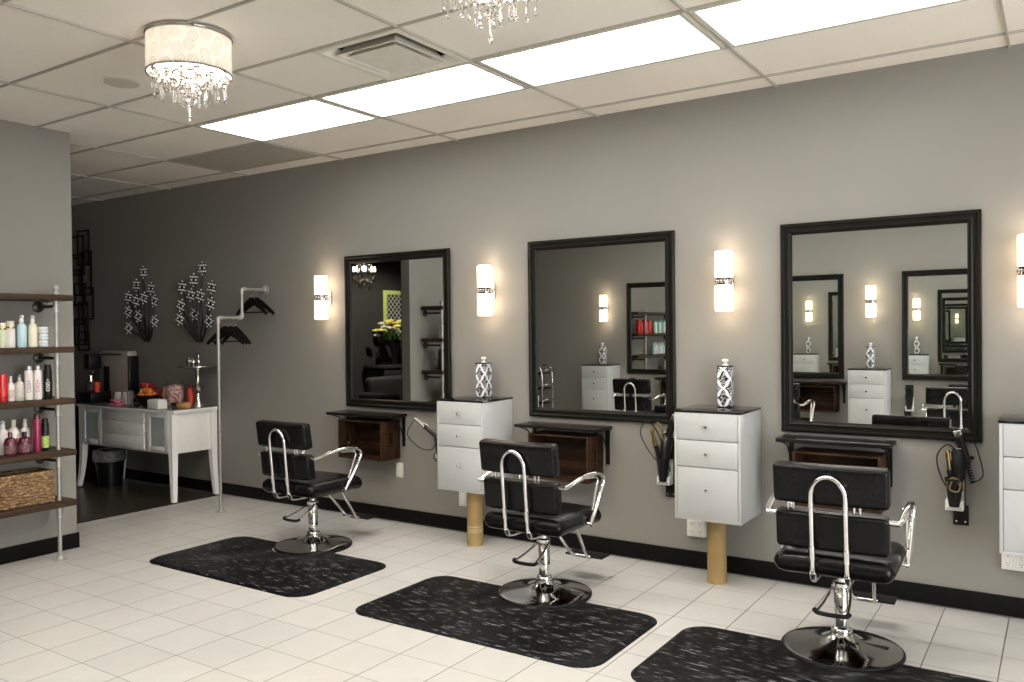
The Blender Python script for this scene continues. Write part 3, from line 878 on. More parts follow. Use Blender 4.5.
# ------------------------------------------------------------------ salon chairs and mats
def salon_chair(label, loc, rz, group):
    t_ = thing('salon_chair', label, 'chair', loc, rz, group)
    # base
    B().lathe([(0, .0), (.276, .0), (.280, .006), (.280, .014), (.275, .019), (.269, .020)], seg=64).build('base_rim', 'black_rubber', t_)
    B().lathe([(.269, .020), (.255, .0235), (.20, .030), (.13, .041), (.085, .055), (.058, .075), (.050, .088), (.0, .088)], seg=64).build('base', 'chrome_dark', t_)
    B().lathe([(.045, .086), (.048, .10), (.042, .112), (.0345, .118), (.0345, .30), (.030, .305), (.040, .312), (.040, .328), (.022, .334), (.018, .40), (.03, .405), (.06, .408), (.06, .415), (0, .415)], seg=28).build('column', 'chrome', t_)
    # pump pedal
    p_ = B()
    p_.tube([(-.040, -.01, .300), (-.055, -.11, .262), (-.075, -.195, .235)], .007, 8, smooth=4)
    p_.tube([(.040, -.01, .318), (.055, -.10, .272), (.060, -.195, .235)], .007, 8, smooth=4)
    p_.cyl((-.045, 0, .31), (.045, 0, .31), .012, seg=10)
    p_ = p_.build('pump_pedal', 'chrome', t_)
    B().tube([(-.088, -.185, .238), (-.070, -.206, .232), (-.01, -.212, .230), (.055, -.206, .232), (.065, -.185, .238)], .0125, 10, smooth=5, flat=.8).build('pedal_grip', 'black_rubber', p_)
    # seat
    def sd(P):
        z = P.z
        if P.y > .12: z -= (P.y - .12) ** 2 * .9
        z -= .10 * P.x * P.x * (1 if P.z > 0 else -.3)
        return (P.x * (1 - .10 * max(0, P.y)), P.y, z)
    B().rbox((0, .005, .462), (.53, .54, .105), .05, 10, deform=sd).build('seat', 'black_vinyl', t_)
    B().box((0, .0, .405), (.40, .36, .014), .004).build('seat_pan', 'black_metal', t_)
    # back cushions, slightly reclined and curved
    def bd(P): return (P.x, P.y - .30 * P.x * P.x * -1 * .5, P.z)
    B().rbox((0, -.240, .625), (.49, .075, .176), .020, 8, rot=(R(6), 0, 0), deform=bd).build('backrest', 'black_vinyl', t_, label='lower back cushion')
    B().rbox((0, -.272, .843), (.50, .075, .182), .020, 8, rot=(R(8), 0, 0), deform=bd).build('backrest', 'black_vinyl', t_, label='upper back cushion')
    for x in (-.19, -.165, .10, .125): B().cyl((x, -.248, .70), (x, -.258, .76), .006, seg=8).build('cushion_link', 'chrome', t_)
    # hoop
    pts = [(-.074, .06, .392), (-.074, -.20, .392), (-.074, -.262, .400), (-.074, -.285, .43), (-.074, -.297, .52), (-.074, -.315, .70)]
    arc = [(-.074 * cos(a), -.3225 - .012 * sin(a), .79 + .095 * sin(a)) for a in [pi * k / 10 for k in range(11)]]
    full = pts + arc + [(-x, y, z) for x, y, z in reversed(pts)]
    b = B(); b.tube(full, .0115, 10, smooth=4)
    for sx in (-1, 1):
        b.cyl((sx * .074, -.2955, .50), (sx * .074, -.3045, .56), .0145, seg=12)
        b.cyl((sx * .074, -.270, .410), (sx * .074, -.288, .44), .0145, seg=12)
    b.build('back_hoop', 'chrome', t_)
    # arms
    for sx in (-1, 1):
        b = B()
        b.cyl((sx * .235, -.240, .690), (sx * .290, -.245, .690), .0125, seg=12)
        b.cyl((sx * .225, .045, .445), (sx * .292, .045, .435), .0125, seg=12)
        b.tube([(sx * .282, -.245, .690), (sx * .292, -.19, .700), (sx * .298, -.08, .722), (sx * .298, .05, .728), (sx * .296, .15, .716), (sx * .294, .196, .685), (sx * .292, .180, .625), (sx * .289, .11, .52), (sx * .285, .045, .435)], lambda u: .0125 + .004 * sin(pi * min(1, u * 1.8)), 10, smooth=6, flat=.8)
        b.tube([(sx * .272, .02, .708), (sx * .270, .13, .698), (sx * .270, .168, .675), (sx * .272, .14, .61), (sx * .278, .085, .51)], .008, 8, smooth=6)
        b.build('armrest', 'chrome', t_)
    # footrest
    f_ = B()
    for sx in (-1, 1): f_.tube([(.02 + sx * .10, .10, .405), (.025 + sx * .09, .17, .385), (.045 + sx * .055, .33, .175), (.05 + sx * .04, .375, .148)], .010, 8, smooth=5)
    f_.cyl((-.01, .372, .146), (.11, .372, .146), .012, seg=10)
    f_ = f_.build('footrest', 'chrome', t_)
    B().box((.06, .425, .148), (.26, .115, .012), .004).build('foot_plate', 'black_rubber', f_)
    return t_
t = NT('chrome_dark')
t.set(**{'Base Color': t.ramp(t.noise(t.obj(), 3), [(.3, (.50, .49, .48)), (.7, (.54, .53, .52))]), 'Metallic': 1.0, 'Roughness': .10})
MAT['chrome_dark'] = t.m
chair = salon_chair('black salon chair farthest left, in front of the leftmost mirror', (-4.563, -.908, .0), 0, 'black salon chairs facing the long wall')
dup(chair, (-2.555, -.964, .0), 0, 'black salon chair in the middle, before the second mirror')
dup(chair, (-.892, -.937, .0), R(2), 'black salon chair nearest the camera, before the right mirror')

def floor_mat(label, x, w):
    """rounded mat with a round notch for the chair base in the wall-side edge"""
    d = .835; y0 = -1.812; y1 = y0 + d; rc = .13
    cx = x; pts = []
    def outline(ins):
        P = []
        w2 = w / 2 - ins; a0, a1 = y0 + ins, y1 - ins; r = rc - ins * .5
        for (cx_, cy_, s) in ((w2 - r, a0 + r, -90), (w2 - r, a1 - r, 0)):
            for k in range(7): a = R(s + 15 * k); P.append((cx_ + r * cos(a), cy_ + r * sin(a)))
        ny = -.935; rn = .268 + ins * .2
        ox = NOTCH - x
        half = sqrt(max(0, rn ** 2 - (a1 - ny) ** 2))
        st = math.atan2(a1 - ny, half)
        for k in range(25):
            a = st - (2 * st + pi) * 0 - (pi + 2 * st) * k / 24 if False else None
        aa = [st + (-(pi + 2 * st)) * k / 24 for k in range(25)]
        for a in aa: P.append((ox + rn * cos(a), ny + rn * sin(a)))
        for (cx_, cy_, s) in ((-w2 + r, a1 - r, 90), (-w2 + r, a0 + r, 180)):
            for k in range(7): a = R(s + 15 * k); P.append((cx_ + r * cos(a), cy_ + r * sin(a)))
        return P
    b = B()
    A, C, D = outline(0), outline(.022), outline(.030)
    n = len(A)
    va = [b.bm.verts.new((p[0], p[1], 0)) for p in A]; vb = [b.bm.verts.new((p[0], p[1], .003)) for p in A]
    vc = [b.bm.verts.new((p[0], p[1], .0125)) for p in C]; vd = [b.bm.verts.new((p[0], p[1], .0135)) for p in D]
    for q, s_ in ((va, vb), (vb, vc), (vc, vd)):
        for k in range(n): b.bm.faces.new((q[k], q[(k + 1) % n], s_[(k + 1) % n], s_[k]))
    b.bm.faces.new(vd); b.bm.faces.new(list(reversed(va)))
    o = b.build('floor_mat', 'mat_fleck', loc=(x, 0, 0), sharp=.9)
    return tag(o, label, 'mat', 'black anti-fatigue mats under the chairs')
NOTCH = -4.563; floor_mat('black flecked floor mat under the farthest left chair', -4.50, 1.56)
NOTCH = -2.555; floor_mat('black flecked floor mat under the middle chair', -2.563, 1.55)
NOTCH = -.892; floor_mat('black flecked floor mat under the nearest chair, cut by the photo bottom', -.872, 1.54)

# ------------------------------------------------------------------ coat pipe and hangers
t_ = thing('coat_pipe', 'grey metal pipe clothes rail standing between the left mirror and sideboard', 'clothes rail', (-6.13, -.523, 0))
def pipe(p0, p1, nm='pipe', r=.0135): B().cyl(p0, p1, r, seg=14).build(nm, 'galvanized', t_)
def elbow(c, a, bq, nm='elbow'):
    b = B(); c = Vector(c); a = Vector(a); bq = Vector(bq)
    b.tube([c + a * .045, c + a * .02, c + (a + bq) * .006, c + bq * .02, c + bq * .045], .0185, 12, smooth=4); b.build(nm, 'tin_fitting', t_)
Yj = .255
pipe((0, 0, .01), (0, 0, 1.695)); pipe((0, 0, 1.695), (0, Yj, 1.695)); pipe((0, Yj, 1.695), (0, Yj, 1.955)); pipe((0, Yj, 1.955), (0, .517, 1.955))
elbow((0, 0, 1.695), (0, 0, -1), (0, 1, 0)); elbow((0, Yj, 1.695), (0, -1, 0), (0, 0, 1)); elbow((0, Yj, 1.955), (0, 0, -1), (0, 1, 0))
B().lathe([(0, 0), (.045, 0), (.045, .006), (.024, .010), (.020, .028), (0, .028)], (0, 0, 0), 24).build('floor_flange', 'tin_fitting', t_)
o = B().lathe([(0, 0), (.045, 0), (.045, .006), (.024, .010), (.020, .028), (0, .028)], (0, 0, 0), 24, axis='y').build('wall_flange', 'tin_fitting', t_, (0, .523, 1.955)); o.scale = (1, -1, 1)

def hanger(label, y, zr, rz, group='black wooden coat hangers'):
    """hangs from a rail at height zr; origin at rail top"""
    t_ = thing('coat_hanger', label, 'hanger', (-6.13, y, zr), rz, group)
    b = B()
    def prof(u):  # u from -1 to 1
        a = abs(u); return -.115 - .125 * a ** 1.25
    P = [(x * .215, 0, prof(x)) for x in [k / 8 for k in range(-8, 9)]]
    b.tube(P, lambda u: .032 - .016 * abs(2 * u - 1), 10, smooth=2, flat=1.0)
    for v in b.bm.verts: v.co.y *= .45
    b.build('body', 'hanger_wood', t_)
    B().cyl((-.195, 0, -.222), (.195, 0, -.222), .006, seg=8).build('trouser_bar', 'hanger_wood', t_)
    b = B(); b.tube([(0, 0, -.10), (0, 0, -.062), (.016, 0, -.040), (.024, 0, -.015), (.016, 0, .008), (0, 0, .0165), (-.016, 0, .008), (-.021, 0, -.008)], .0022, 6, smooth=5)
    b.build('hook', 'silver', t_)
    return t_
hanger('black hanger on the upper rail, closer to the wall', -.105, 1.970, .08)
hanger('black hanger on the upper rail, closer to the pipe bend', -.165, 1.970, -.03)
hanger('black hanger on the lower rail, closest to the upright pipe', -.45, 1.710, .13)
hanger('black hanger on the lower rail, middle of the three', -.395, 1.710, .03)
hanger('black hanger on the lower rail, closest to the step up', -.340, 1.710, -.07)

# ------------------------------------------------------------------ wall art
def flower_art(label, pts, base):
    bx, bz = base
    t_ = thing('flower_sculpture', label, 'wall art', (bx + .03, 0, bz), 0, 'metal flower wall sculptures')
    for i, (x, z) in enumerate(pts):
        dx, dz = x - bx, z - bz
        sx = max(-.10, min(.10, dx * .45)) ; y = -.02 - .012 * (i % 3)
        side = .07 if dx > 0 else -.07
        b = B(); b.tube([(sx * .35, -.015, 0), (sx * .75 + side * .5, y, dz * .22 + .03), (sx + dx * .15, y, dz * .5), (dx * .9, y, dz * .86), (dx, y, dz)], lambda u: .008 - .003 * u, 6, smooth=5)
        b.build('stem', 'art_metal', t_)
        f = B(); rr = .058
        for k in range(6):
            a = k * pi / 3 + i
            c = Vector((dx + rr * .58 * cos(a), y - .006, dz + rr * .58 * sin(a)))
            f.tube([c + Vector((rr * .42 * cos(q), 0, rr * .42 * sin(q))) for q in [2 * pi * j / 8 for j in range(8)]], .0035, 5, closed=True)
            f.ball((dx + rr * .58 * cos(a), y - .010, dz + rr * .58 * sin(a)), .0105, 6, 4, mi=1)
            f.ball((dx + rr * 1.02 * cos(a + .5), y - .010, dz + rr * 1.02 * sin(a + .5)), .0085, 6, 4, mi=1)
        f.ball((dx, y - .008, dz), .012, 8, 5)
        f.build('blossom', ['art_metal', 'gem'], t_)
simple('gem', (.93, .93, .92), .12, .0, var=.02)
flower_art('dark metal flower wall sculpture nearer the partition, left of its twin',
           [(-8.028, 2.207), (-8.137, 2.075), (-7.861, 2.029), (-8.306, 1.953), (-8.142, 1.911), (-7.986, 1.936), (-7.848, 1.903), (-8.293, 1.796), (-8.091, 1.748), (-7.846, 1.693), (-8.29, 1.625)], (-7.987, 1.484))
flower_art('dark metal flower wall sculpture nearer the coat pipe, right of its twin',
           [(-7.046, 2.198), (-7.165, 2.089), (-7.339, 2.024), (-6.907, 2.008), (-7.215, 1.942), (-7.052, 1.929), (-6.921, 1.848), (-7.377, 1.844), (-7.381, 1.706), (-7.18, 1.754), (-6.94, 1.679)], (-7.122, 1.479))
t_ = thing('geometric_wall_art', 'black metal wall art of overlapping square outlines beside the partition', 'wall art', (-9.20, 0, 2.05))
rects = [(-.10, .50, .30, .26), (.06, .48, .24, .40), (-.02, .30, .26, .24), (.10, .20, .20, .50), (-.12, .10, .22, .30), (.00, -.04, .24, .26), (.12, -.14, .22, .36), (-.08, -.26, .26, .24), (.06, -.34, .20, .44), (-.06, -.46, .24, .30), (.04, -.56, .22, .22)]
for i, (x, z, w, h) in enumerate(rects):
    b = B(); y = -.012 - .012 * (i % 3); f = .018
    for sx in (-1, 1): b.box((x + sx * (w / 2 - f / 2), y, z), (f, .014, h))
    for sz in (-1, 1): b.box((x, y, z + sz * (h / 2 - f / 2)), (w, .0135, f))
    b.build('square_outline', 'black_metal', t_)

# ------------------------------------------------------------------ sideboard
SBZ = .858
t_ = thing('sideboard', 'white sideboard with splayed legs and grey glass doors in the back area', 'sideboard', (-7.613, -.02, 0))
SW, SD = 1.60, .50
b = B()
b.box((0, -SD / 2, .645), (SW - .08, SD - .04, .40), .004)
b.build('body', 'white_paint', t_)
# bow-fronted top
def bow(ins, z0, z1, b, mi=0):
    P = [(-SW / 2 + ins - .02, -.0), (-SW / 2 + ins - .02, -SD - .0 + ins)]
    for k in range(1, 12):
        u = -1 + 2 * k / 12; P.append((u * (SW / 2 - ins + .02), -SD + ins - .045 * (1 - u * u)))
    P += [(SW / 2 - ins + .02, -SD + ins), (SW / 2 - ins + .02, 0)]
    b.prism(P, z0, z1, mi)
b = B(); bow(0, SBZ - .022, SBZ - .004, b); bow(.012, SBZ - .034, SBZ - .022, b); bow(.004, SBZ - .004, SBZ, b, 1)
b.build('top', ['white_paint', 'stone_top'], t_)
for sx in (-1, 1):
    for y in (-.035, -SD + .035):
        b = B(); x0 = sx * (SW / 2 - .045)
        rows = []
        for k in range(9):
            z = .85 - .84 * k / 8; lowk = max(0, (.45 - z) / .45)
            ox = sx * .045 * lowk ** 1.8; oy = (-.03 if y < -.2 else .0) * lowk ** 1.8; r = .030 - .010 * lowk
            rows.append([b.bm.verts.new((x0 + ox + px_ * r, y + oy + py_ * r, z)) for px_, py_ in ((-1, -1), (1, -1), (1, 1), (-1, 1))])
        for a, c in zip(rows, rows[1:]):
            for k in range(4): b.bm.faces.new((a[k], a[(k + 1) % 4], c[(k + 1) % 4], c[k]))
        b.bm.faces.new(rows[0]); b.bm.faces.new(list(reversed(rows[-1])))
        b.build('leg', 'white_paint', t_, (0, 0, 0), sharp=.8)
for sx in (-1, 1):
    d = B(); w, h = .36, .36
    for q in (-1, 1):
        d.box((q * (w / 2 - .035), 0, 0), (.07, .018, h), .003); d.box((0, 0, q * (h / 2 - .022)), (w - .14, .018, .044), .003)
    d = d.build('door', 'white_paint', t_, (sx * .555, -SD + .012, .645))
    B().box((0, .002, 0), (w - .13, .006, h - .08)).build('glass_pane', 'frosted_glass', d)
    knob(d, (-sx * (w / 2 - .02), -.008, -.02), .009)
for k in range(3):
    d = B().box((0, 0, 0), (.70, .018, .118), .003).build('drawer', 'white_paint', t_, (0, -SD + .008, .526 + .122 * k))
    knob(d, (0, -.008, .0), .009)

# things on the sideboard
Z0 = SBZ + .0005
t_ = thing('coffee_machine', 'tall dark steel coffee machine standing on the sideboard', 'coffee machine', (-8.27, -.24, Z0))
b = B(); b.box((.02, .07, .265), (.52, .11, .53), .020, 4); b.build('housing', 'steel_brushed', t_)
B().box((.288, .07, .245), (.03, .115, .47), .010).build('side_panel', 'black_plastic', t_)
B().box((-.06, -.012, .20), (.10, .006, .34)).build('recess_panel', 'black_plastic', t_)
B().box((-.22, -.07, .42), (.11, .14, .16), .012).build('brew_head', 'black_plastic', t_)
B().box((-.13, -.11, .055), (.26, .22, .110), .010).build('drip_tray', 'black_plastic', t_)
B().cyl((-.17, -.10, .32), (-.17, -.10, .28), .022, .014, 14).build('spout', 'chrome', t_)
b = B().lathe([(0, .003), (.052, .003), (.060, .03), (.058, .075), (.040, .11), (.038, .125), (.034, .125), (.0, .02)], (-.16, -.12, .110), 22); b.build('carafe', 'carafe_smoke', t_)
B().cyl((-.10, -.16, .22), (-.10, -.16, .28), .03, .027, 16).build('portafilter', 'silver', t_)
B().box((.03, -.012, .495), (.36, .004, .02)).build('control_strip', 'silver', t_)
b = B(); b.lathe([(0, 0), (.028, .0), (.036, .10), (.034, .10), (.026, .006), (0, .006)], seg=18)
o = b.build('paper_cup', 'red_orange', loc=(-8.30, -.405, Z0 + .03)); tag(o, 'red and orange cup standing before the coffee machine', 'cup')
o.location = (-8.31, -.37, Z0 + .1105)

def cup_stack(label, x, y, n):
    t_ = thing('cup_stack', label, 'cups', (x, y, Z0), 0, 'upturned white paper cups by the coffee machine')
    for k in range(n):
        B().lathe([(.036, 0), (.037, .004), (.028, .075), (0, .078)], (0, 0, .014 * k), 18).build('cup', 'paper', t_)
cup_stack('stack of upturned white cups by the coffee machine, left of two', -7.99, -.335, 4)
cup_stack('stack of upturned white cups by the coffee machine, right of two', -7.885, -.32, 4)
t_ = thing('snack_tray', 'pink paper lined tray in front of the white cups', 'tray', (-7.80, -.465, Z0))
B().box((0, 0, .012), (.17, .11, .024), .008).build('tray', 'pink_paper', t_)
b = B(); random.seed(3)
for k in range(14): b.box((random.uniform(-.065, .065), random.uniform(-.035, .035), .034 + random.uniform(0, .02)), (.045, .022, .016), .005, rot=(random.uniform(-.4, .4), random.uniform(-.4, .4), random.uniform(0, 3)))
o = b.build('wrapped_sweets', ['pink_paper'], t_); o['kind'] = 'stuff'
def tumbler(label, x, y, h=.135):
    b = B().lathe([(0, 0), (.030, 0), (.036, h), (.0335, h), (.028, .008), (0, .008)], seg=20)
    tag(b.build('drinking_glass', 'clear_glass', loc=(x, y, Z0)), label, 'glass', 'clear tumblers left of the fruit bowl')
tumbler('clear tumbler nearest the pink tray', -7.66, -.40); tumbler('clear tumbler between the other tumbler and the fruit bowl', -7.605, -.44, .155)
b = B().lathe([(0, 0), (.045, 0), (.055, .006), (.095, .05), (.122, .105), (.124, .112), (.117, .110), (.088, .052), (.05, .014), (0, .012)], seg=32)
tag(b.build('fruit_bowl', 'black_plastic', loc=(-7.44, -.36, Z0)), 'black bowl holding oranges on the sideboard', 'bowl')
ob = B().ball((0, 0, 0), .034, 14, 10).mesh('orange', 'orange_fruit')
OL = ['leftmost in the black bowl, at the front', 'at the front centre of the black bowl', 'rightmost in the black bowl, at the front', 'at the left back of the black bowl', 'at the right back of the black bowl', 'on top of the heap in the black bowl, left of two', 'on top of the heap in the black bowl, right of two']
for (x, y, z), l in zip([(-.062, -.036, .094), (0, -.068, .074), (.064, -.030, .094), (-.05, .040, .094), (.052, .044, .094), (-.028, -.004, .134), (.036, -.002, .136)], OL):
    o = bpy.data.objects.new('orange', ob); COL.objects.link(o); o.location = (-7.44 + x, -.36 + y, Z0 + z + .008)
    tag(o, 'orange ' + l, 'orange', 'oranges in the black bowl')
t_ = thing('storage_jar', 'jar with red lid behind the fruit bowl', 'jar', (-7.82, -.13, Z0))
B().lathe([(0, 0), (.055, 0), (.06, .02), (.06, .13), (.05, .15), (0, .15)], seg=22).build('jar_body', 'paper', t_); B().lathe([(0, .15), (.062, .15), (.064, .19), (.055, .205), (0, .207)], seg=22).build('lid', 'red_gloss', t_)
o = B().lathe([(0, 0), (.07, 0), (.075, .02), (.075, .12), (.06, .15), (0, .16)], seg=24).build('red_tin', 'red_gloss', loc=(-7.66, -.13, Z0)); tag(o, 'dark red round tin behind the fruit bowl, right of the jar', 'tin')
t_ = thing('napkin_box', 'low white box of napkins at the sideboard front', 'box', (-7.10, -.48, Z0), .05)
b = B(); b.box((0, 0, .042), (.155, .10, .084), .004); b.build('box', 'paper', t_); B().box((0, 0, .086), (.135, .08, .006), .002).build('napkins', 'white_plastic', t_)
t_ = thing('mug_pair', 'white cup upturned on another cup, behind the fruit bowl', 'cup', (-7.36, -.2, Z0))
B().lathe([(0, 0), (.035, 0), (.042, .09), (.038, .09), (0, .01)], seg=20).build('lower_cup', 'paper', t_); B().lathe([(.05, .091), (.052, .10), (.032, .175), (0, .18)], seg=20).build('upper_cup', 'paper', t_)
t_ = thing('candy_jar', 'tall lidded glass jar full of pink and white sweets', 'jar', (-7.035, -.34, Z0))
B().lathe([(0, 0), (.06, 0), (.06, .01), (.03, .02), (.03, .03), (.075, .05), (.088, .10), (.088, .225), (.080, .235), (.077, .235), (.084, .222), (.084, .10), (.07, .055), (0, .045)], seg=30).build('glass_jar', 'clear_glass', t_)
o = B().lathe([(0, .048), (.065, .055), (.080, .10), (.080, .205), (.06, .215), (0, .222)], seg=30).build('sweets', 'candy', t_); o['kind'] = 'stuff'
B().lathe([(0, .238), (.086, .238), (.086, .245), (.05, .258), (.012, .266), (.010, .275), (.022, .29), (.016, .305), (0, .308)], seg=26).build('lid', 'clear_glass', t_)
t_ = thing('red_bottle', 'red cylinder bottle beside the sweets jar', 'bottle', (-7.03, -.17, Z0))
B().lathe([(0, 0), (.036, 0), (.038, .01), (.038, .16), (.026, .18), (0, .18)], seg=22).build('body', 'red_orange', t_); B().lathe([(0, .18), (.022, .18), (.022, .20), (0, .20)], seg=18).build('cap', 'red_gloss', t_)
o = B().rbox((0, 0, .03), (.14, .09, .06), .028, 4).build('bread_roll', 'tan_bread', loc=(-6.865, -.36, Z0)); tag(o, 'tan bread-like bundle at the sideboard corner', 'bread')
t_ = thing('cake_stand', 'tall silver pedestal stand at the right end of the sideboard', 'stand', (-6.915, -.17, Z0))
B().lathe([(0, 0), (.055, 0), (.052, .012), (.034, .05), (.022, .10), (.020, .13), (.052, .165), (.055, .19), (.034, .215), (.019, .235), (.019, .30), (.030, .365), (.036, .375), (0, .378)], seg=26).build('pedestal', 'silver', t_)
B().lathe([(0, .375), (.17, .378), (.188, .386), (.186, .392), (.165, .384), (0, .383)], seg=40).build('plate', 'silver', t_)
def ornament(label, x, y, h):
    b = B(); b.lathe([(0, 0), (.020, .002), (.008, .012), (.024, .03), (.03, .05), (.02, .072), (.010, .08), (.016, .09), (0, h)], seg=10)
    tag(b.build('glass_ornament', 'silver', loc=(-6.915 + x, -.17 + y, Z0 + .384)), label, 'ornament', 'silver ornaments on the pedestal stand')
ornament('silver ornament leftmost on the pedestal stand', -.10, -.02, .105); ornament('tallest silver ornament at the middle of the pedestal stand', 0, .01, .155)
ornament('silver ornament front right on the pedestal stand', .035, -.07, .10)

# dark things left of and under the sideboard
t_ = thing('trolley', 'black appliance tower standing left of the sideboard', 'appliance', (-8.84, -.30, 0))
B().box((0, 0, .40), (.40, .44, .80), .015, 3).build('housing', 'black_plastic', t_); B().box((0, -.221, .70), (.30, .006, .12), .002).build('front_panel', 'black_glass', t_)
B().box((.13, -.2245, .66), (.05, .002, .10)).build('white_sticker', 'paper', t_)
B().box((0, 0, .86), (.30, .34, .12), .03, 3).build('hopper', 'black_plastic', t_)
t_ = thing('waste_bin', 'dark bin with a clear liner under the sideboard left end', 'bin', (-8.22, -.30, 0))
B().lathe([(0, 0), (.12, 0), (.15, .36), (.145, .36), (.115, .01), (0, .01)], seg=24).build('bin_body', 'black_plastic', t_)
b = B(); b.lathe([(.150, .26), (.158, .30), (.153, .345), (.158, .368), (.146, .374), (.14, .34)], seg=30)
for v in b.bm.verts: v.co.x += .005 * sin(37 * v.co.y + 11 * v.co.z); v.co.y += .005 * sin(41 * v.co.x)
b.build('bag_liner', 'bag_plastic', t_)

# ------------------------------------------------------------------ product shelves on the partition
SHZ = [1.837, 1.479, 1.122, .766, .416]
SY0, SY1 = -2.005, -3.90
t_ = thing('pipe_shelf_unit', 'product shelf unit of rough boards on grey pipes against the partition', 'shelf unit', (XL, SY0, 0))
ym = (SY0 + SY1) / 2 - SY0; yl = SY0 - SY1
for z in SHZ:
    B().box((.17, ym, z - .020), (.30, yl, .040), .004).build('shelf_board', 'shelf_wood', t_)
for y in (-.088, -1.45):
    b = B()
    zz = [.012] + [s for z in reversed(SHZ) for s in (z - .04, z)] + [1.885]
    for k in range(0, len(zz), 2): b.cyl((.245, y, zz[k]), (.245, y, zz[k + 1]), .0135, seg=14)
    pp = b.build('pipe_post', 'galvanized', t_)
    for z in SHZ:
        B().lathe([(.0137, -.041), (.0185, -.041), (.0185, -.109), (.021, -.109), (.021, -.118), (.0137, -.118)], (.245, y, z), 14).build('fitting', 'tin_fitting', pp)
    B().lathe([(.0137, 1.842), (.021, 1.842), (.021, 1.856), (.014, 1.860), (.014, 1.868), (.021, 1.876), (.020, 1.892), (.012, 1.902), (0, 1.905)], (.245, y, 0), 14).build('end_cap', 'tin_fitting', pp)
    B().lathe([(0, 0), (.048, 0), (.048, .006), (.026, .011), (.022, .03), (0, .03)], (.245, y, 0), 24).build('floor_flange', 'tin_fitting', pp)
    for z in SHZ[:-1]:
        a = B(); a.cyl((0.003, y, z - .078), (.245, y, z - .078), .011, seg=10); a.lathe([(0, 0), (.038, 0), (.038, .008), (.02, .018), (0, .018)], (.001, y, z - .078), 18, axis='x')
        a.build('bracket_pipe', 'iron_pipe', t_)

def bottle(kind, label, y, z, x=-5.85, group=None, col='pearl', col2='white_plastic', r=.03, h=.2, lab=None, text=None, tmat=None):
    t_ = thing('product_bottle', label, 'bottle', (x, y, z + .0005), 0, group)
    if kind == 'spray':
        B().lathe([(0, 0), (r * .92, 0), (r, .008), (r, h * .60), (r * .85, h * .70), (r * .38, h * .76), (r * .36, h * .79), (0, h * .79)], seg=20).build('body', col, t_)
        b = B().lathe([(0, h * .78), (r * .46, h * .78), (r * .46, h * .86), (r * .28, h * .92), (r * .30, h), (0, h)], seg=14); b.box((r * .35, 0, h * .955), (r * .8, r * .35, h * .055), .002)
        b.build('spray_head', col2, t_)
    elif kind == 'pump':
        B().lathe([(0, 0), (r * .94, 0), (r, .006), (r, h * .72), (0, h * .73)], seg=20).build('body', col, t_)
        B().lathe([(r * .98, h * .72), (r * 1.0, h * .74), (r * 1.0, h * .80), (r * .5, h * .81), (0, h * .81)], seg=18).build('collar', 'gold', t_)
        b = B().lathe([(0, h * .80), (r * .8, h * .80), (r * .82, h), (0, h)], seg=18); b.build('pump_cap', col2, t_)
    elif kind == 'can':
        B().lathe([(0, 0), (r * .95, 0), (r, .004), (r, h * .82), (r * .86, h * .86), (0, h * .86)], seg=24).build('body', col, t_)
        B().lathe([(0, h * .86), (r * .80, h * .86), (r * .80, h * .98), (r * .7, h), (0, h)], seg=20).build('cap', col2, t_)
    elif kind == 'round':
        B().lathe([(0, 0), (r * .9, 0), (r, .012), (r, h * .55), (r * .8, h * .72), (r * .3, h * .80), (r * .28, h * .84), (0, h * .84)], seg=22).build('body', col, t_)
        B().lathe([(0, h * .83), (r * .38, h * .83), (r * .36, h), (0, h)], seg=14).build('cap', col2, t_)
    elif kind == 'tube':
        B().lathe([(0, 0), (r * .7, 0), (r * .72, h * .15), (r, h * .17), (r, h * .5), (r * .9, h), (0, h)], seg=20).build('body', col, t_)
    if lab:
        n = 12; b = B()
        ring = [(r * 1.012 * cos(a), r * 1.012 * sin(a)) for a in [R(-75 + 150 * k / n) - .25 for k in range(n + 1)]]
        for k in range(n):
            (x0, y0), (x1, y1) = ring[k], ring[k + 1]
            b.quad((x0, y0, h * .10), (x1, y1, h * .10), (x1, y1, h * .46), (x0, y0, h * .46))
        b.build('paper_label', lab, t_)
    if text:
        text_mesh('lettering', text, .034, tmat, t_, (r * cos(-.45) + .0015, r * sin(-.45), h * .40), (R(90), R(-90), R(90) - .45))
    return t_
G2, G3, G4 = 'hair products on the second shelf', 'hair products on the third shelf', 'hair products on the fourth shelf'
z2, z3, z4 = SHZ[1], SHZ[2], SHZ[3]
bottle('pump', 'green tinted pump bottle at the photo edge of the second shelf', -2.42, z2, group=G2, col='pale_green', col2='cream', r=.028, h=.165)
bottle('pump', 'pale cream bottle with gold collar on the second shelf', -2.368, z2, group=G2, col='pearl', col2='cream', r=.029, h=.178)
bottle('spray', 'light blue spray bottle on the second shelf', -2.296, z2, group=G2, col='pale_blue', col2='white_plastic', r=.031, h=.217)
bottle('spray', 'cream white spray bottle on the second shelf, right of the blue one', -2.225, z2, group=G2, col='cream', col2='white_plastic', r=.030, h=.217)
JL = ['bottom', 'middle', 'top']
for k in range(3):
    j = thing('product_jar', JL[k] + ' small pale blue jar in the stack near the shelf pipe', 'jar', (-5.85, -2.154, z2 + .0005 + .0465 * k), 0, 'stacked pale blue jars')
    B().lathe([(0, 0), (.024, 0), (.031, .005), (.033, .014), (.030, .024), (.026, .027), (0, .027)], seg=22).build('jar_body', 'blue_white', j)
    B().lathe([(0, .027), (.031, .028), (.032, .040), (.029, .0455), (0, .046)], seg=22).build('lid', 'white_plastic', j)
bottle('tube', 'bright red tube at the photo edge of the third shelf', -2.425, z3, group=G3, col='red_gloss', r=.034, h=.182)
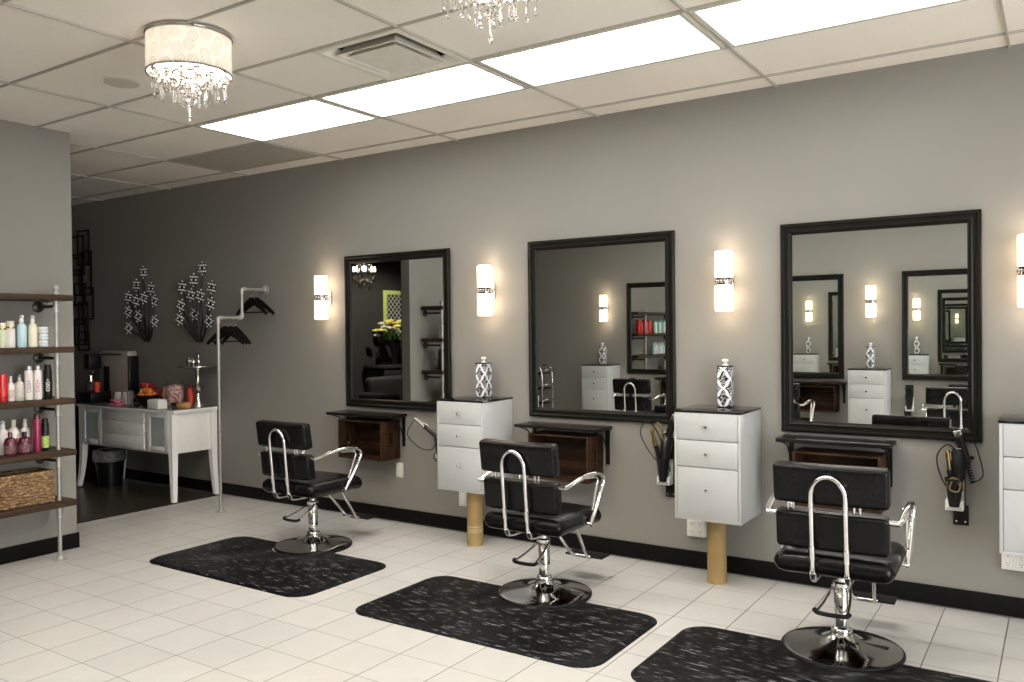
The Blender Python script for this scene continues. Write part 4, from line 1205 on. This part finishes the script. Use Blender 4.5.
bottle('spray', 'slim pale spray bottle beside the red tube', -2.371, z3, group=G3, col='pearl', col2='white_plastic', r=.022, h=.168, lab='beige_label')
bottle('spray', 'short square-shouldered pale spray bottle, second from the red tube', -2.318, z3, group=G3, col='beige_label', col2='silver_cap', r=.030, h=.172)
bottle('can', 'white styling can with plum lettering on the third shelf', -2.255, z3, group=G3, col='pearl', col2='silver_cap', r=.0265, h=.232, text='OSIS+', tmat='lettering_plum')
bottle('can', 'white styling can with pink lettering on the third shelf', -2.197, z3, group=G3, col='pearl', col2='silver_cap', r=.0265, h=.232, text='OSIS+', tmat='lettering_pink')
bottle('can', 'black styling can with white lettering next to the shelf pipe', -2.128, z3, group=G3, col='black_plastic', col2='black_plastic', r=.0265, h=.236, text='OSIS+', tmat='lettering_white')
bottle('spray', 'white spray bottle behind the maroon bottles at the photo edge', -2.405, z4, x=-5.90, group=G4, col='pearl', r=.036, h=.225)
bottle('round', 'cream white tapered bottle behind the maroon bottles', -2.335, z4, x=-5.90, group=G4, col='pearl', col2='cream', r=.036, h=.225, lab='pink_paper')
bottle('spray', 'white spray bottle behind the round maroon bottle', -2.262, z4, x=-5.90, group=G4, col='pearl', r=.030, h=.225)
bottle('round', 'dark maroon bottle at the front, nearest the photo edge', -2.405, z4, x=-5.80, group=G4, col='maroon', col2='maroon', r=.037, h=.155, lab='maroon_label')
bottle('round', 'wide dark maroon bottle with pale label at the shelf front', -2.315, z4, x=-5.80, group=G4, col='maroon', col2='black_plastic', r=.044, h=.148, lab='maroon_label')
bottle('can', 'tall shiny pink can on the fourth shelf', -2.222, z4, x=-5.82, group=G4, col='pink_can', col2='maroon', r=.026, h=.262)
bottle('can', 'black can with white and green label next to the shelf pipe', -2.158, z4, x=-5.84, group=G4, col='black_plastic', col2='black_plastic', r=.024, h=.222, lab='green_label')
# products further along the shelves, seen only in the reflection
TL = ['nearest the pipe', 'second along', 'third along', 'fourth along', 'farthest along']
for k in range(5): bottle('can', 'teal topped white bottle further along the second shelf, %s' % TL[k], -2.56 - .095 * k, z2, group='teal and white bottles seen in the mirror', col='teal' if k % 2 else 'pearl', col2='teal', r=.034, h=.22 - .02 * (k % 2))
for k in range(5): bottle('can', 'red bottle on the far end of the second shelf, %s' % TL[k], -3.20 - .105 * k, z2, group='red bottles seen in the mirror', col='red_gloss', col2='red_gloss', r=.040, h=.23 - .02 * (k % 2))
for k in range(5): bottle('spray', 'white bottle further along the third shelf, %s' % TL[k], -2.60 - .10 * k, z3, group='white bottles seen in the mirror', col='pearl' if k % 2 else 'pale_blue', r=.032, h=.20 + .02 * (k % 2))

# woven basket
t_ = thing('wicker_basket', 'brown woven basket on the bottom shelf', 'basket', (-5.88, -2.42, SHZ[4] + .001))
bw, bl, bh = .235, .58, .205
b = B(); NR = 10
def per(inset, n):
    P = []; L1, L2 = bl - 2 * inset, bw - 2 * inset; T = 2 * (L1 + L2)
    for k in range(n):
        s = T * k / n
        if s < L1: P.append((L2 / 2, -L1 / 2 + s))
        elif s < L1 + L2: P.append((L2 / 2 - (s - L1), L1 / 2))
        elif s < 2 * L1 + L2: P.append((-L2 / 2, L1 / 2 - (s - L1 - L2)))
        else: P.append((-L2 / 2 + (s - 2 * L1 - L2), -L1 / 2))
    return P
for row in range(NR):
    n = 132
    P = []
    for k, (x, y) in enumerate(per(.012, n)):
        ph = sin(2 * pi * k / 4 + pi * row) * .006
        rr = sqrt((x / (bw / 2)) ** 2 + 1e-9); nx = (1 if x > bw / 2 - .014 else -1 if x < -bw / 2 + .014 else 0); ny = (1 if y > bl / 2 - .014 else -1 if y < -bl / 2 + .014 else 0)
        P.append((x + nx * ph, y + ny * ph, .011 + row * (bh - .022) / (NR - 1) + .003 * sin(k * 1.7)))
    b.tube(P, .0115, 6, closed=True)
b.box((0, 0, .006), (bw - .03, bl - .03, .010))
b.build('woven_body', 'wicker', t_, sharp=1.2)
b = B(); b.tube([(x, y, bh + .004) for x, y in per(.010, 60)], .012, 8, closed=True); b.build('rim', 'wicker', t_)

# ------------------------------------------------------------------ facing stations (seen in the mirrors)
YO = -W
for i, (x, l) in enumerate(((-4.56, 'left'), (-2.79, 'middle'), (-1.005, 'right'))):
    mirror('m', 1.13, HM, 'black framed mirror of the facing stations, %s one of three, seen by reflection' % l, (x, YO + (.022 if i else 0), ZM), pi - (R(2) if i else 0), 'mirrors of the facing stations')
OX = (-5.45, -3.675, -1.90)
for x, l in zip(OX, ('reflected in the middle mirror', 'between the left and middle facing mirrors', 'reflected at the centre of the right mirror')):
    sconce('lit sconce on the facing wall, ' + l, x, YO, pi, 'sconces on the facing wall')
    cabinet('white drawer cabinet on the facing wall, ' + l, x, YO, 1.066, pi, 'drawer cabinets on the facing wall')
    canister('damask canister on the facing wall cabinet, ' + l, x, YO + .13, 1.066, pi, 'damask canisters on the facing wall')
for x, l in zip((-4.30, -2.52, -.74), ('left', 'middle', 'right')):
    ledge('black ledge under the %s facing mirror, seen by reflection' % l, x, .66, .893, YO, pi, 'ledges on the facing wall')
    crate('wooden crate under the %s facing mirror, seen by reflection' % l, x, .525, YO, pi, 'crates on the facing wall')
for x, l in zip((-5.05, -3.27, -1.50), ('left', 'middle', 'right')):
    holder('black tool holder right of the %s facing cabinet, seen by reflection' % l, x, .70, pi, YO, 'tool holders on the facing wall')
for x, l in zip((-4.50, -2.70, -.93), ('left', 'middle', 'right')):
    dup(chair, (x, YO + .93, 0), pi, 'black salon chair before the %s facing mirror, seen by reflection' % l, 'black salon chairs facing the other wall')

t_ = thing('chrome_rack', 'chrome rack of curved handles at the left edge of the middle mirror, seen by reflection', 'rack', (-6.28, YO + .55, 0))
for sx in (-1, 1):
    B().tube([(.16, sx * .14, .02), (.16, sx * .14, .5), (.15, sx * .14, .95), (.09, sx * .14, 1.04), (.0, sx * .14, 1.05)], .012, 8, smooth=5).build('upright', 'chrome', t_)
for z in (.55, .76, .97):
    B().tube([(.16, -.14, z), (.22, -.10, z + .03), (.22, .10, z + .03), (.16, .14, z)], .010, 8, smooth=5).build('handle', 'chrome', t_)
    B().box((.0, 0, z - .03), (.30, .26, .03), .005).build('tray', 'black_plastic', t_)
B().box((.02, 0, .015), (.36, .34, .03), .006).build('base', 'black_plastic', t_)
# ------------------------------------------------------------------ reception corner (seen in the left mirror)
t_ = thing('crystal_chandelier', 'small crystal chandelier in the dark reception, reflected in the leftmost mirror', 'chandelier', (-8.0, -3.09, 2.54))
b = B(); b.cyl((0, 0, -.30), (0, 0, H - 2.50), .006, seg=8)
b.lathe([(0, -.02), (.03, -.03), (.02, -.10), (.035, -.16), (.02, -.22), (.03, -.28), (0, -.30)], seg=14)
b.build('stem', 'chrome', t_)
b = B()
for k in range(8):
    a = 2 * pi * k / 8
    b.tube([(0, 0, -.24), (.07 * cos(a), .07 * sin(a), -.30), (.135 * cos(a), .135 * sin(a), -.24), (.14 * cos(a), .14 * sin(a), -.17)], .006, 6, smooth=5)
b.build('arm', 'chrome', t_)
for k in range(8):
    a = 2 * pi * k / 8
    B().lathe([(0, -.165), (.008, -.16), (.011, -.135), (.006, -.105), (0, -.095)], (.14 * cos(a), .14 * sin(a), 0), 10).build('bulb', 'bulb', t_)
for ring, (rad, cnt, z) in enumerate(((.14, 16, -.20), (.08, 10, -.30), (.09, 8, -.04))):
    for k in range(cnt):
        a = 2 * pi * k / cnt
        o = bpy.data.objects.new('crystal_drop', DR[k % 3]); COL.objects.link(o); o.parent = t_; o.location = (rad * cos(a), rad * sin(a), z)
L = bpy.data.lights.new('reception_light', 'POINT'); L.energy = 30; L.color = (1, .84, .66); L.shadow_soft_size = .03
lo = bpy.data.objects.new('reception_light', L); COL.objects.link(lo); lo.parent = t_; lo.location = (0, 0, -.12)
t_ = thing('added_fill_lamp', 'added unseen downlight above the reception flowers, outside the frame', 'ceiling light', (-8.0, -3.95, H))  # unseen lamp, added and angled only to brighten the bouquet
B().lathe([(.055, 0), (.075, 0), (.075, -.006), (.055, -.008), (.055, 0)], seg=28).build('trim_ring', 'white_plastic', t_)
B().lathe([(0, .002), (.056, .002), (.056, -.002), (0, -.002)], seg=28).build('lens', 'bulb', t_)
L = bpy.data.lights.new('fill_spot', 'SPOT'); L.energy = 330; L.color = (1, .90, .76); L.spot_size = R(78); L.spot_blend = .6; L.shadow_soft_size = .05
lo = bpy.data.objects.new('fill_spot', L); COL.objects.link(lo); lo.parent = t_; lo.location = (0, 0, -.02); lo.rotation_euler = Vector((-1.07, -.85, -1.62)).to_track_quat('-Z', 'Y').to_euler()
t_ = thing('framed_picture', 'lime green framed lattice picture in the reception, reflected in the leftmost mirror', 'picture', (XE, -5.30, 1.83))
b = B()
for s in (-1, 1): b.box((.015, s * .28, 0), (.03, .07, .82), .004); b.box((.015, 0, s * .375), (.03, .49, .07), .004)
b.build('frame', 'green_paint', t_); B().box((.008, 0, 0), (.008, .50, .69)).build('lattice_panel', 'lattice_print', t_)
t_ = thing('console_table', 'black console table in the reception, reflected in the leftmost mirror', 'table', (-9.2, -5.2, 0))
B().box((0, 0, 1.00), (.45, 1.5, .05), .005).build('top', 'black_fabric', t_)
B().box((0, 0, .90), (.42, 1.44, .15), .005).build('apron', 'black_fabric', t_)
for sx in (-1, 1):
    for sy in (-1, 1): B().box((sx * .18, sy * .68, .41), (.05, .05, .83), .004).build('leg', 'black_fabric', t_)
t_ = thing('flower_vase', 'yellow and white flower bouquet in a black vase, reflected in the leftmost mirror', 'vase', (-9.07, -4.80, 1.0255))
B().lathe([(0, 0), (.06, 0), (.05, .02), (.045, .10), (.08, .25), (.10, .40), (.095, .40), (.07, .25), (0, .05)], seg=22).build('vase', 'black_glass', t_)
random.seed(11)
b = B()
for k in range(30):
    a = random.uniform(0, 2 * pi); rr = random.uniform(.05, .30)
    b.tube([(0, 0, .3), (rr * .5 * cos(a), rr * .5 * sin(a), .45), (rr * cos(a), rr * sin(a), .44 + random.uniform(0, .12))], lambda u: .004 + .010 * sin(pi * u), 5, smooth=3, flat=.3)
b.build('leaves', 'leaf_green', t_)['kind'] = 'stuff'
for nm, m, n in (('flower', 'petal_yellow', 24), ('flower', 'petal_white', 24)):
    for k in range(n):
        a = random.uniform(0, 2 * pi); el = random.uniform(.0, 1.35); rr = random.uniform(.30, .40)
        c = Vector((rr * cos(el) * cos(a), rr * 1.15 * cos(el) * sin(a), .46 + rr * .62 * sin(el)))
        b = B()
        for q in range(6):
            aa = 2 * pi * q / 6; d = Vector((cos(aa), sin(aa), .5))
            b.ball(c + d * .032, .030, 7, 5, sz=.7)
        b.ball(c + Vector((0, 0, .03)), .020, 7, 5)
        b.build(nm, m, t_)
t_ = thing('sofa', 'black sofa in the reception, reflected low in the leftmost mirror', 'sofa', (-8.55, -4.70, 0))
B().rbox((0, 0, .30), (.75, 1.5, .28), .05, 5).build('seat', 'black_fabric', t_); B().rbox((-.30, 0, .62), (.18, 1.5, .50), .07, 5).build('backrest', 'black_fabric', t_)
for s in (-1, 1): B().rbox((0, s * .80, .40), (.75, .16, .50), .06, 5).build('armrest', 'black_fabric', t_)
b = B()
for sx in (-1, 1):
    for sy in (-1, 1): b.cyl((sx * .3, sy * .72, 0), (sx * .3, sy * .72, .17), .02, seg=8)
b.build('leg', 'black_metal', t_)
def cd(P): return (P.x * (1 - 1.2 * (P.y ** 2 + P.z ** 2)), P.y, P.z)
o = B().rbox((0, 0, 0), (.14, .40, .40), .068, 6, rot=(.35, -.25, .2), deform=cd).build('cushion', 'cushion_print', loc=(-8.42, -5.02, .72)); tag(o, 'grey patterned cushion on the black sofa, reflected in the leftmost mirror', 'cushion')
